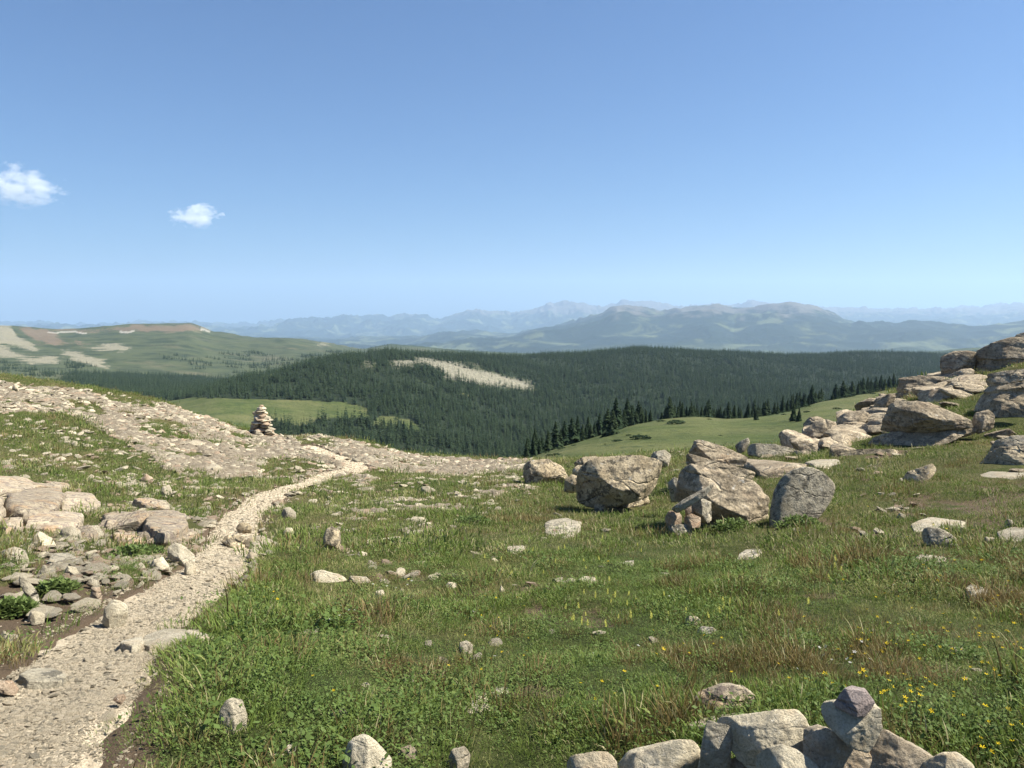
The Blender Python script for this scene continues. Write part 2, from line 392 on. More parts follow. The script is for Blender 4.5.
TALUS = [[(414, 358), (430, 359), (452, 362), (500, 374), (538, 385), (533, 391), (505, 388), (470, 381), (450, 378), (440, 371), (428, 365), (414, 363)], [(361, 360), (372, 361), (377, 367), (366, 366)], [(386, 361), (412, 360), (426, 363), (410, 367), (390, 366)]]
CLEAR = [[(165, 401), (215, 397), (262, 399), (335, 401), (368, 406), (372, 416), (345, 418), (318, 420), (300, 426), (282, 423), (262, 418), (240, 424), (225, 424), (200, 414)], [(376, 416), (396, 416), (396, 427), (385, 428), (372, 424)], [(398, 417), (410, 420), (420, 430), (402, 430)], [(466, 392), (474, 394), (470, 397), (462, 395)]]
FOREST = [[(150, 396), (215, 385), (256, 379), (300, 366), (340, 356), (390, 350), (520, 345), (1300, 335), (1300, 420), (895, 396), (700, 425), (537, 470), (500, 490), (240, 490), (262, 425), (240, 415), (165, 401)]]
VALLEY = [[(52, 383), (80, 376), (120, 373.5), (170, 375), (215, 379), (258, 377), (225, 388), (175, 399), (110, 395), (60, 391)]]
SPARSE = [[(160, 354), (188, 356), (182, 363), (164, 362)], [(186, 357), (215, 358), (212, 368), (190, 369)], [(216, 352), (262, 352), (300, 362), (262, 374), (222, 374)], [(0, 361), (40, 365), (90, 362), (118, 376), (60, 380), (0, 378)], [(290, 341), (340, 345), (300, 342)], [(262, 366), (300, 358), (320, 352), (340, 352), (320, 362), (270, 376)]]
def far_cover(P):
    px, py = project(P); r = np.hypot(P[:, 0], P[:, 1]); s = np.clip(r / 3500, .25, 1)
    p = P[:, :2]; wob = np.maximum(60., .02 * r)[:, None]
    jx = 9 * fbm(p / wob, 31, 4, .65); jy = 3.2 * fbm(p / wob + 40, 32, 4, .65)
    qx, qy = px + jx, py + jy
    def any_(L, ok, soft=False):
        out = np.zeros(len(P)); offs = [(0, 0)] if not soft else [(0, 0), (5, .6), (-5, -.6), (0, 2.2), (0, -2.2), (8, -1.5), (-8, 1.5), (3, 3.2), (-3, -3.2)]
        for ox, oy in offs:
            m = np.zeros(len(P), bool)
            for g in L: m |= in_poly(qx + ox, qy + oy, g)
            out += (m & ok)
        return out / len(offs)
    ridge = (r > 1900) & (r < 6500); hill = (r > 620) & (r < 2100)
    tan = any_(TAN, ridge, True); red = any_(RED, ridge, True) * (1 - tan); pale = any_(PALE, ridge)
    talus = any_(TALUS, hill, True); clear = any_(CLEAR, (r > 300) & (r < 1300)) 
    row9 = columns(np.arctan2(P[:, 0], P[:, 1]))[0][9]
    forest = any_(FOREST, (r > np.maximum(420, row9 + 70)) & (r < 3600)) * (1 - np.clip(1.35 * talus - .1, 0, 1)) * (1 - clear)
    forest = np.maximum(forest, (px > 560) & (talus < .05) & (r > row9 + 70) & (r < 3600) & (py < 480))
    forest = np.maximum(forest, any_(VALLEY, (r > 900) & (r < 2500)))
    sparse = any_(SPARSE, (r > 1500) & (r < 4300)) * (1 - tan)
    return tan, red, pale, talus, forest, sparse

# ------------------------------------------------------------------ ground sheets
def sheet_grid(k0, k1, rows, theta):
    R, Z = columns(theta); M = pchip_slopes(R, Z); rr = []; zz = []
    for k in range(k0, k1):
        n = rows[k]
        ts = np.linspace(0, 1, n, endpoint=(k == k1 - 1))
        for t in ts:
            g = R[k + 1] / R[k]; r = R[k] * g ** t
            j = np.full(len(theta), k); rr.append(r); zz.append(hermite(R, Z, M, j, r))
    rr = np.array(rr); zz = np.array(zz)
    x = rr * np.sin(theta); y = rr * np.cos(theta)
    z = zz + relief(x.ravel(), y.ravel(), rr.ravel()).reshape(rr.shape)
    nr, nc = rr.shape
    i = np.arange(nr - 1)[:, None] * nc + np.arange(nc - 1)[None]
    F = np.stack([i, i + 1, i + nc + 1, i + nc], -1).reshape(-1, 4)
    return np.stack([x, y, z], -1).reshape(-1, 3), F
th_in = np.linspace(-.66, .66, 1000); th_out = np.linspace(.66, 1.43, 50)[1:]
THETA = np.concatenate([-th_out[::-1], th_in, th_out])
ROWS = [12, 60, 70, 70, 70, 80, 30, 15, 60, 10, 15, 30, 60, 20, 70, 15, 100, 15, 60, 6]

def ground_material():
    m = NT('turf_soil_and_scree'); P = m.pos()
    rocky, soil = m.attr('rocky'), m.attr('soil')
    n_big = m.noise(P, .35, 5); n_mid = m.noise(P, 3.0, 6); n_fine = m.noise(P, 28, 8, .75)
    turf = m.mix(m.ramp(n_mid, [(.35, 0), (.65, 1)]), (.046, .062, .018), (.085, .092, .032))
    turf = m.mix(m.ramp(n_big, [(.42, 0), (.62, 1)]), turf, (.13, .105, .05)); turf = m.mix(m.ramp(n_fine, [(.35, .75), (.6, 0)]), turf, (.03, .04, .012))
    dirt = m.mix(n_fine, (.070, .050, .034), (.165, .122, .082))
    stones = m.voro(P, 13.0, out='Color'); edge = m.voro(P, 13.0, feature='DISTANCE_TO_EDGE')
    s2 = m.voro(P, 41.0, out='Color')
    sep = m.n('ShaderNodeSeparateColor'); m.l(stones, sep.inputs[0]); sep2 = m.n('ShaderNodeSeparateColor'); m.l(s2, sep2.inputs[0])
    scree = m.mix(sep.outputs[0], (.16, .135, .095), (.32, .275, .205))
    scree = m.mix(m.math('MULTIPLY', sep2.outputs[1], .55), scree, (.24, .195, .145))
    scree = m.mix(m.ramp(edge, [(.0, .3), (.08, 0)]), scree, (.17, .14, .10))
    k = m.math('ADD', soil, m.math('MULTIPLY', m.math('SUBTRACT', n_fine, .5), .9), True)
    c = m.mix(m.ramp(k, [(.3, 0), (.6, 1)]), turf, dirt)
    k2 = m.math('ADD', rocky, m.math('MULTIPLY', m.math('SUBTRACT', n_mid, .5), 1.2), True)
    k2 = m.ramp(k2, [(.35, 0), (.6, 1)])
    c = m.mix(k2, c, scree)
    b1 = m.bump(n_fine, .9, .05)
    b2 = m.n('ShaderNodeBump'); m.l(m.math('MULTIPLY', k2, 1), b2.inputs['Strength']); b2.inputs['Distance'].default_value = .08
    m.l(m.math('ADD', m.math('MULTIPLY', sep.outputs[2], 1.0), m.math('MULTIPLY', sep2.outputs[0], .4)), b2.inputs['Height']); m.l(b1, b2.inputs['Normal'])
    m.surf(c, .95, b2.outputs[0], .1); return m.m

def far_material():
    m = NT('alpine_land'); P = m.pos()
    tan, red, pale, talus, forest, far = [m.attr(a) for a in ('tan', 'red', 'pale', 'talus', 'forest', 'far')]
    n1 = m.noise(P, .012, 8, .62); n2 = m.noise(P, .08, 8, .65); n3 = m.noise(P, .9, 5); n4 = m.noise(P, .0025, 6)
    g = m.mix(m.ramp(n2, [(.35, 0), (.65, 1)]), (.038, .056, .017), (.080, .096, .031))
    g = m.mix(m.ramp(n1, [(.44, 0), (.62, .8)]), g, (.12, .118, .052))
    g = m.mix(m.ramp(n3, [(.50, 0), (.72, .5)]), g, (.034, .052, .016))
    # low willow and dwarf spruce mottle on the slopes over a kilometre out
    cd = m.n('ShaderNodeVectorMath', operation='LENGTH'); m.l(P, cd.inputs[0])
    ridge = m.ramp(m.math('DIVIDE', cd.outputs['Value'], 4000.0), [(.3, 0), (.5, 1)])
    g2 = m.mix(m.ramp(n1, [(.38, 1), (.56, 0)]), (.064, .076, .040), (.030, .042, .024))
    g2 = m.mix(m.ramp(m.noise(P, .004, 9, .7), [(.56, 0), (.66, .55)]), g2, (.15, .13, .085))
    g = m.mix(ridge, g, g2)
    rock = m.mix(n2, (.15, .14, .10), (.26, .24, .175))
    nb = m.noise(P, .011, 9, .75)
    brk = lambda a, lo: m.ramp(m.math('ADD', m.math('MULTIPLY', a, .55), m.math('MULTIPLY', nb, .9)), [(lo, 0), (lo + .16, 1)])
    g = m.mix(brk(tan, .66), g, rock)
    g = m.mix(m.math('MULTIPLY', brk(red, .70), .6), g, m.mix(n2, (.15, .10, .075), (.22, .155, .115)))
    g = m.mix(m.math('MULTIPLY', pale, .65), g, (.38, .36, .32))
    g = m.mix(brk(talus, .56), g, m.mix(m.ramp(m.noise(P, .12, 8, .75), [(.3, 0), (.7, 1)]), (.12, .115, .086), (.27, .25, .19)))
    g = m.mix(forest, g, (.016, .024, .013))
    # the distant ranges: dark forest below, pale meadow strips, grey rock above
    slope = m.n('ShaderNodeSeparateXYZ'); m.l(P, slope.inputs[0])
    hgt = m.math('ADD', m.math('DIVIDE', slope.outputs[2], 900.0), m.math('MULTIPLY', m.math('SUBTRACT', n4, .5), 1.1))
    nf = m.noise(P, .0011, 8, .6, .6)
    fr = m.mix(m.ramp(nf, [(.54, 0), (.62, 1)]), (.012, .022, .014), (.085, .10, .05))
    fr = m.mix(m.ramp(hgt, [(.0, 0), (.16, 1)]), fr, m.mix(n1, (.07, .066, .058), (.125, .115, .095)))
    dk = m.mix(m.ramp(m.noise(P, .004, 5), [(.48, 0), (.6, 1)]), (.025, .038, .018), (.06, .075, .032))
    g = m.mix(far, g, fr)
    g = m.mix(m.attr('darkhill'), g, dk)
    n5 = m.noise(P, .28, 7, .7)
    g = m.mix(m.math('MULTIPLY', m.ramp(n5, [(.53, 0), (.63, .9)]), m.math('SUBTRACT', 1, far)), g, (.034, .05, .018))
    m.surf(g, .95, m.bump(n5, .8, 1.2, m.bump(n3, .5, .25)), .1); return m.m

# near ground
V, F = sheet_grid(0, 7, ROWS, THETA)
rocky, soil, trailm, grassd = cover(V)
V[:, 2] -= .05 * trailm + .025 * np.clip(soil, 0, 1) * (1 - trailm)
rad = np.hypot(V[:, 0], V[:, 1])
lump = np.abs(vnoise(V[:, :2] * 3.3, 88)) * .10 + np.abs(vnoise(V[:, :2] * 8.3, 89)) * .05
V[:, 2] += lump * rocky * smooth(6, 15, rad) * (1 - trailm)
G_MAT = ground_material(); FAR_MAT = far_material()
me = mesh_np('ground', V, F, [G_MAT], True, {'rocky': rocky, 'soil': soil})
tag(link('ground', me), 'turf and bare stony ground of the ridge top in front', kind='structure')

def land(name, k0, k1, label):
    V, F = sheet_grid(k0, k1, ROWS, THETA)
    tan, red, pale, talus, forest, sparse = far_cover(V)
    r = np.hypot(V[:, 0], V[:, 1]); px, py = project(V)
    attrs = dict(tan=tan, red=red, pale=pale, talus=talus, forest=np.maximum(forest, 0), far=smooth(9000, 12000, r),
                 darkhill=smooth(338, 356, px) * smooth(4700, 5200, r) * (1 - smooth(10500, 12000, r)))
    if talus.any():
        V[:, 2] += talus * 2.2 * (np.abs(vnoise(V[:, :2] / 9, 61)) + .6 * np.abs(vnoise(V[:, :2] / 4, 62)))
    me = mesh_np(name, V, F, [FAR_MAT], True, attrs)
    return tag(link(name, me), label, kind='structure')
land('meadow', 7, 9, 'open green meadow falling away beyond the boulders')
land('hills', 9, 15, 'forested hill and green ridge across the valley')
land('mountains', 15, 20, 'blue hazy mountain ranges along the horizon')

# the trail: a strip of gravel laid in its shallow trough
def trail_mesh():
    C2 = catmull(TP, 40); n = 15; Vs = []; 
    d = np.gradient(C2[:, :2], axis=0); d /= np.hypot(*d.T)[:, None]; nrm = np.stack([-d[:, 1], d[:, 0]], -1)
    for j in range(n):
        u = (j / (n - 1) * 2 - 1)
        e = 1.16 + .22 * fbm(C2[:, :2] * 2.3 + (100 if u > 0 else 0), 51, 3) + .30 * abs(u) ** 3 * fbm(C2[:, :2] * 9 + (50 if u > 0 else 0), 53, 2)
        p = C2[:, :2] + nrm * (u * C2[:, 2] * e)[:, None]
        z = H(p[:, 0], p[:, 1]) - .025 - .05 * abs(u) ** 6 + .012 * vnoise(p * 6, 52) - .012 * (1 - abs(u)) 
        Vs.append(np.column_stack([p, z]))
    Vs = np.array(Vs).transpose(1, 0, 2); m, nn = Vs.shape[:2]
    i = np.arange(m - 1)[:, None] * nn + np.arange(nn - 1)[None]
    F = np.stack([i, i + nn, i + nn + 1, i + 1], -1).reshape(-1, 4)
    return Vs.reshape(-1, 3), F
def gravel_material():
    m = NT('trail_gravel'); P = m.pos()
    c1 = m.n('ShaderNodeSeparateColor'); m.l(m.voro(P, 85, out='Color'), c1.inputs[0]); e1 = m.voro(P, 60, feature='DISTANCE_TO_EDGE')
    c2 = m.n('ShaderNodeSeparateColor'); m.l(m.voro(P, 150, out='Color'), c2.inputs[0])
    big = m.noise(P, 1.6, 6, .65)
    col = m.mix(c1.outputs[0], (.33, .275, .19), (.58, .495, .36)); col = m.mix(m.math('MULTIPLY', c2.outputs[0], .5), col, (.36, .30, .23))
    col = m.mix(m.ramp(e1, [(0, .0), (.12, 0)]), col, (.19, .15, .11))
    col = m.mix(m.ramp(big, [(.5, 0), (.68, .75)]), col, (.22, .165, .115))
    h = m.noise(P, 55, 5, .75)
    m.surf(col, .95, m.bump(h, .8, .02), .15); return m.m
GRAVEL_MAT = gravel_material()
V, F = trail_mesh()
tag(link('path', mesh_np('path', V, F, [GRAVEL_MAT], True)), 'pale gravel footpath winding up to the crest', kind='structure')

# ------------------------------------------------------------------ air
def haze():
    x, y0, y1, z0, z1 = 60000, -3000, 52000, -1500, 2300
    V = [(sx * x, y, z) for z in (z0, z1) for y in (y0, y1) for sx in (-1, 1)]
    F = np.array([(0, 2, 3, 1), (4, 5, 7, 6), (0, 1, 5, 4), (2, 6, 7, 3), (0, 4, 6, 2), (1, 3, 7, 5)])
    m = NT('clear_blue_air'); v = m.n('ShaderNodeVolumePrincipled')
    v.inputs['Color'].default_value = (.53, .735, 1.0, 1); v.inputs['Density'].default_value = 3.2e-5; v.inputs['Anisotropy'].default_value = .15
    m.l(v.outputs[0], m.out.inputs['Volume'])
    tag(link('haze', mesh_np('haze', np.array(V), F, [m.m])), kind='stuff')
haze()
# ------------------------------------------------------------------ conifers
def needle_material(name, a, b):
    m = NT(name); oi = m.n('ShaderNodeObjectInfo'); geo = m.n('ShaderNodeNewGeometry')
    n = m.noise(m.coord('Object'), 1.2, 3)
    c = m.mix(m.math('ADD', m.math('MULTIPLY', oi.outputs['Random'], .6), m.math('MULTIPLY', n, .4)), a, b)
    d = m.n('ShaderNodeBsdfDiffuse'); t = m.n('ShaderNodeBsdfTranslucent'); mx = m.n('ShaderNodeMixShader'); mx.inputs[0].default_value = .2
    m.l(c, d.inputs[0]); m.l(c, t.inputs[0]); m.l(d.outputs[0], mx.inputs[1]); m.l(t.outputs[0], mx.inputs[2]); m.l(mx.outputs[0], m.out.inputs['Surface'])
    return m.m
NEEDLE = needle_material('spruce_needles', (.020, .036, .021), (.050, .070, .036))
def bark_material():
    m = NT('spruce_bark'); m.surf(m.mix(m.noise(m.coord(), 6, 4), (.09, .065, .05), (.20, .16, .13)), .95); return m.m
BARK = bark_material()

def crown_mesh(name, seed, tiers, branches, rmax, detail=1, bottom=.07, sparse=0.0):
    """unit-high conifer crown: tiers of drooping pointed sprays round the trunk"""
    q = random.Random(seed); V = []; F = []
    lean = (q.uniform(-.02, .02), q.uniform(-.02, .02))
    gap = [q.uniform(.75, 1.15) for _ in range(6)]
    for i in range(tiers):
        t = (i + q.uniform(-.25, .25)) / tiers; t = min(max(t, 0), .985)
        z0 = bottom + (1 - bottom) * t
        R = rmax * (1 - t) ** .80 * q.uniform(.82, 1.15) * (1 if t > .12 else .8) + .010
        nb = max(4, int(branches * (1 - .45 * t)))
        a0 = q.uniform(0, 6.28)
        for b in range(nb):
            if q.random() < sparse: continue
            az = a0 + 6.283 * b / nb + q.uniform(-.35, .35)
            L = R * q.uniform(.7, 1.2) * gap[int(az / 6.2832 * 6) % 6]
            droop = L * q.uniform(.25, .75) * (1 - .6 * t)
            ca, sa = math.cos(az), math.sin(az); wd = L * q.uniform(.28, .42) + .004
            def pt(f, s, dz): return (ca * f * L - sa * s + lean[0] * z0, sa * f * L + ca * s + lean[1] * z0, z0 + dz)
            k = len(V)
            V += [pt(.0, 0, .030), pt(.55, wd * .8, -droop * .45), pt(.5, 0, -droop * .2 + .012), pt(.55, -wd * .8, -droop * .45), pt(1.0, 0, -droop)]
            F += [(k, k + 1, k + 2), (k, k + 2, k + 3), (k + 1, k + 4, k + 2), (k + 2, k + 4, k + 3)]
            if detail:
                k = len(V)   # hanging twigs below the spray
                V += [pt(.2, 0, -.004), pt(.95, 0, -droop * .9), pt(.6, wd * .25, -droop * .55 - .035 * q.uniform(.6, 1.3)), pt(.35, -wd * .3, -droop * .3 - .03)]
                F += [(k, k + 2, k + 1), (k, k + 3, k + 1)]
    k = len(V); V += [(.006, 0, .94), (-.004, .005, .94), (-.004, -.005, .94), (0, 0, 1.02)]; F += [(k, k + 1, k + 3), (k + 1, k + 2, k + 3), (k + 2, k, k + 3)]
    return mesh_np(name, np.array(V), F, [NEEDLE])
def trunk_mesh(name, r=.014):
    V = []; F = []
    zs = [-.03, .12, .4, .7, .96]; 
    for z in zs:
        for a in range(7): V.append((math.cos(a * .8976) * r * (1 - .93 * max(z, 0)), math.sin(a * .8976) * r * (1 - .93 * max(z, 0)), z))
    for i in range(len(zs) - 1):
        for a in range(7): F.append((i * 7 + a, i * 7 + (a + 1) % 7, i * 7 + 7 + (a + 1) % 7, i * 7 + 7 + a))
    F.append(tuple(range(6, -1, -1))); F.append(tuple(range(28, 35)))
    return mesh_np(name, np.array(V), F, [BARK])
CROWNS = [crown_mesh('crown', 100 + i, 22 + 2 * (i % 3), 11, [.25, .29, .23, .31, .26, .22][i], 1, [.05, .08, .04, .06, .10, .05][i]) for i in range(6)]
TRUNK = trunk_mesh('trunk')
FARTREES = [proto('far_conifer', crown_mesh('far_crown', 200 + i, 9, 7, [.17, .2, .15, .19, .22][i], 0, .02)) for i in range(5)]

def spruce(x, y, h, label, group, z=None):
    o = bpy.data.objects.new('spruce_tree', None); COL.objects.link(o)
    o.location = (x, y, (H([x], [y])[0] if z is None else z) - .1); o.rotation_euler = (0, 0, rnd.uniform(0, 6.28))
    wv = rnd.uniform(.85, 1.2); o.scale = (h * wv, h * wv, h)
    tag(o, label, 'tree', group)
    link('crown', rnd.choice(CROWNS), o); link('trunk', TRUNK, o); return o

# the belt of trees along the far edge of the meadow: a tree every few metres, two to four deep
def belt():
    rs = RS(5); th0 = math.atan2(*ray(528, 440)[:2]); th1 = math.atan2(*ray(900, 390)[:2]); n = 0; spots = []
    th = th0
    while th < th1:
        R, Z = columns(np.array([th])); r9 = R[9, 0]
        px = project(np.array([[r9 * math.sin(th), r9 * math.cos(th), Z[9, 0]]]))[0][0]
        gapn = vnoise(np.array([[px / 14.0, 3.0]]), 4)[0]
        depth = 4 if px < 640 else 2
        for k in range(depth):
            if gapn < -.7 and px > 640 and k < 2: continue
            rr = r9 + k * rs.uniform(6, 14) + rs.uniform(-4, 5) + (6 if gapn < 0 else 0)
            t2 = th + rs.uniform(-.5, .5) * .006
            h = rs.uniform(5.5, 9.5) * (.8 + .4 * (rs.rand() < .4)) * (1.0 if r9 < 330 else 1.12 + (r9 - 330) / 900)
            if px < 600: h *= .70
            if px > 640: h *= .74
            spots.append((rr * math.sin(t2), rr * math.cos(t2), h, px))
        th += (1.5 if px < 640 else 1.35) / r9 * rs.uniform(.7, 1.3)
    return spots
BELT = belt()
step = max(1.0, len(BELT) / 262.0); keep = [BELT[int(i * step)] for i in range(int(len(BELT) / step))]
for x, y, h, px in keep:
    if px < 640: lab, grp = 'dark spruce in the dense dark belt along the lower left edge of the green meadow', 'spruces along the lower edge of the meadow'
    elif px < 770: lab, grp = 'dark spruce in the thin row along the top edge of the green meadow', 'spruces along the top edge of the meadow'
    else: lab, grp = 'dark spruce in the row above the meadow beside the right rock outcrop', 'spruces above the meadow by the outcrop'
    spruce(x, y, h, lab, grp)
for px, py, h, lab in [(793.5, 421, 5.2, 'taller of two lone spruces standing on the meadow slope'), (799, 421.5, 3.9, 'shorter of two lone spruces standing on the meadow slope'),
                       (756.5, 420, 3.2, 'small bushy lone spruce at the meadow edge in front of the tree row'),
                       (607, 436, 7.5, 'spruce standing forward of the belt on the meadow, left of a gap'), (613, 435, 6.5, 'slender spruce standing forward of the belt beside a taller one')]:
    p = hit(px, py, 800); spruce(p[0], p[1], h, lab, 'lone spruces on the meadow')

# ------------------------------------------------------------------ the forest over the far hills: one mass
def forest():
    rs = RS(9); n = 420000
    th = rs.uniform(-.72, .72, n); r = np.sqrt(rs.uniform(420 ** 2, 3700 ** 2, n))
    P = np.stack([r * np.sin(th), r * np.cos(th), 0 * r], -1); P[:, 2] = H(P[:, 0], P[:, 1])
    tan, red, pale, talus, fo, sp = far_cover(P)
    clump = fbm(P[:, :2] / 60, 14, 3)
    gapf = fbm(P[:, :2] / 33 + 70, 18, 3)
    prob = fo * (.40 + .55 * smooth(-.5, .2, clump)) * smooth(-.78, -.55, gapf + .25 * clump) + sp * .5 * smooth(.05, .3, clump)
    talv = np.where(talus > .1, .05 * (clump > -.1) + .25 * (talus < .6), 0); prob = np.maximum(prob, talv)
    prob *= np.where(r < 1600, 1.0, np.where(r < 2400, .75, .55))
    keepm = rs.rand(n) < prob
    P = P[keepm]; r = r[keepm]; m = len(P)
    # a few trees in the clearings below the hill
    h = rs.uniform(6, 15, m) * (1 + .35 * fbm(P[:, :2] / 45, 19, 3)) * (.85 + .3 * rs.rand(m)); wv = rs.uniform(1.0, 1.55, m)
    rot = np.zeros((m, 3)); rot[:, 2] = rs.uniform(0, 6.28, m)
    P[:, 2] -= .4
    scl = np.stack([h * wv, h * wv, h], -1)
    o = scatter('forest', P, rot, scl, rs.randint(0, 5, m), FARTREES); o['label'] = 'dense dark conifer forest covering the hill across the valley'
    return m
NFOREST = forest()
print('forest', NFOREST, 'belt', len(BELT), len(keep))
# nearest single trees below the left crest, standing in and round the clearing
k = 0
for px, py in [(262, 424), (268, 432), (274, 436), (279, 433), (285, 437), (290, 432), (296, 436), (303, 433), (310, 436), (318, 434), (326, 436), (333, 430), (340, 428), (346, 427), (358, 423), (362, 422), (366, 424), (372, 419), (345, 435), (352, 437), (384, 425), (391, 428), (398, 426), (404, 430), (411, 427), (255, 428), (282, 428)]:
    p = hit(px, py + 3, 1200)
    if p is None: continue
    d = math.hypot(p[0], p[1])
    if d < 200: continue
    spruce(p[0], p[1], rnd.uniform(8, 13), 'dark spruce in the open stand below the clearing behind the stone cairn', 'spruces below the clearing'); k += 1
print('clearing trees', k)

# ------------------------------------------------------------------ clouds
def shrubs():
    q = RS(15); n = 9000; th = q.uniform(-.35, .55, n); r = np.sqrt(q.uniform(95 ** 2, 620 ** 2, n)); P = np.stack([r * np.sin(th), r * np.cos(th), 0 * r], -1)
    row9 = columns(th)[0][9]; cl = fbm(P[:, :2] / 28, 23, 3); edge = smooth(45, 0, np.abs(r - row9 + 12))
    k = q.rand(n) < np.where(th > -.02, (r < row9 - 2) * (.012 + .16 * smooth(.22, .5, cl) + .4 * edge * smooth(.0, .3, cl)), .12 * smooth(.1, .4, cl)); P = P[k]; m = len(P); P[:, 2] = H(P[:, 0], P[:, 1])
    s = np.exp(q.normal(-.5, .5, m)); scl = np.stack([s * 1.5, s * 1.5, s * .4], -1); rot = np.zeros((m, 3)); rot[:, 2] = q.uniform(0, 6.28, m)
    V = []; F = []
    for i in range(160):
        a = q.uniform(0, 6.28); e = q.uniform(0, 1.5); c = np.array([math.cos(a) * math.cos(e), math.sin(a) * math.cos(e), math.sin(e)]) * q.uniform(.6, 1.0); t = q.normal(0, 1, 3) * .12; u = q.normal(0, 1, 3) * .12
        b = len(V); V += [c - t, c + u, c + t, c - u]; F.append((b, b + 1, b + 2, b + 3))
    o = scatter('shrubbery', P, rot, scl, np.zeros(m), [proto('shrub_source', mesh_np('shrub_clump', np.array(V), F, [NEEDLE]))]); o['label'] = 'low dark scrub dotted over the far meadows'
shrubs()
def cloud(label, px, py, wpx, hpx, seed, dist=22000.0, lobes=9):
    d = ray(px, py); c = d * dist; sx = wpx / FPX * dist * .5; sz = hpx / FPX * dist * .5
    q = random.Random(seed)
    # a closed flattened envelope; billows are in its density
    n = 24; V = []; F = []
    for i in range(n + 1):
        for j in range(2 * n):
            a = math.pi * i / n; b = math.pi * j / n
            V.append((sx * 1.15 * math.sin(a) * math.cos(b), sx * .75 * math.sin(a) * math.sin(b), sz * 1.2 * math.cos(a)))
    for i in range(n):
        for j in range(2 * n): F.append((i * 2 * n + j, (i + 1) * 2 * n + j, (i + 1) * 2 * n + (j + 1) % (2 * n), i * 2 * n + (j + 1) % (2 * n)))
    m = NT('cloud_vapour'); P = m.coord('Object')
    mp = m.n('ShaderNodeMapping'); mp.inputs['Scale'].default_value = (1 / sx, 1 / (sx * .65), 1 / sz); m.l(P, mp.inputs['Vector'])
    ln = m.n('ShaderNodeVectorMath', operation='LENGTH'); m.l(mp.outputs[0], ln.inputs[0])
    off = m.n('ShaderNodeVectorMath', operation='ADD'); m.l(mp.outputs[0], off.inputs[0]); off.inputs[1].default_value = (seed * 3.7, seed * 1.3, seed * .7)
    nz = m.noise(off.outputs[0], 1.7, 8, .62)
    # flat base: density cut below
    z = m.n('ShaderNodeSeparateXYZ'); m.l(mp.outputs[0], z.inputs[0])
    base = m.ramp(m.math('ADD', m.math('MULTIPLY', z.outputs[2], .5), .5), [(.06, 0), (.30, 1)])
    f = m.math('SUBTRACT', m.math('ADD', m.math('MULTIPLY', nz, 3.8), -1.42), m.math('MULTIPLY', ln.outputs['Value'], .75))
    f = m.math('MULTIPLY', m.ramp(f, [(.0, 0), (.30, 1)]), base)
    v = m.n('ShaderNodeVolumePrincipled'); v.inputs['Color'].default_value = (1, 1, 1, 1); v.inputs['Anisotropy'].default_value = .2
    m.l(m.math('MULTIPLY', f, 1.7 / sz), v.inputs['Density']); m.l(v.outputs[0], m.out.inputs['Volume'])
    o = link('cloud', mesh_np('cloud', np.array(V), F, [m.m]), loc=tuple(c)); tag(o, label, 'cloud', 'small white clouds')
    return o
cloud('larger white cloud cut by the left edge of the sky', 20, 188, 70, 38, 3)
cloud('smaller white cloud floating alone above the green ridge', 196, 217, 46, 25, 5)
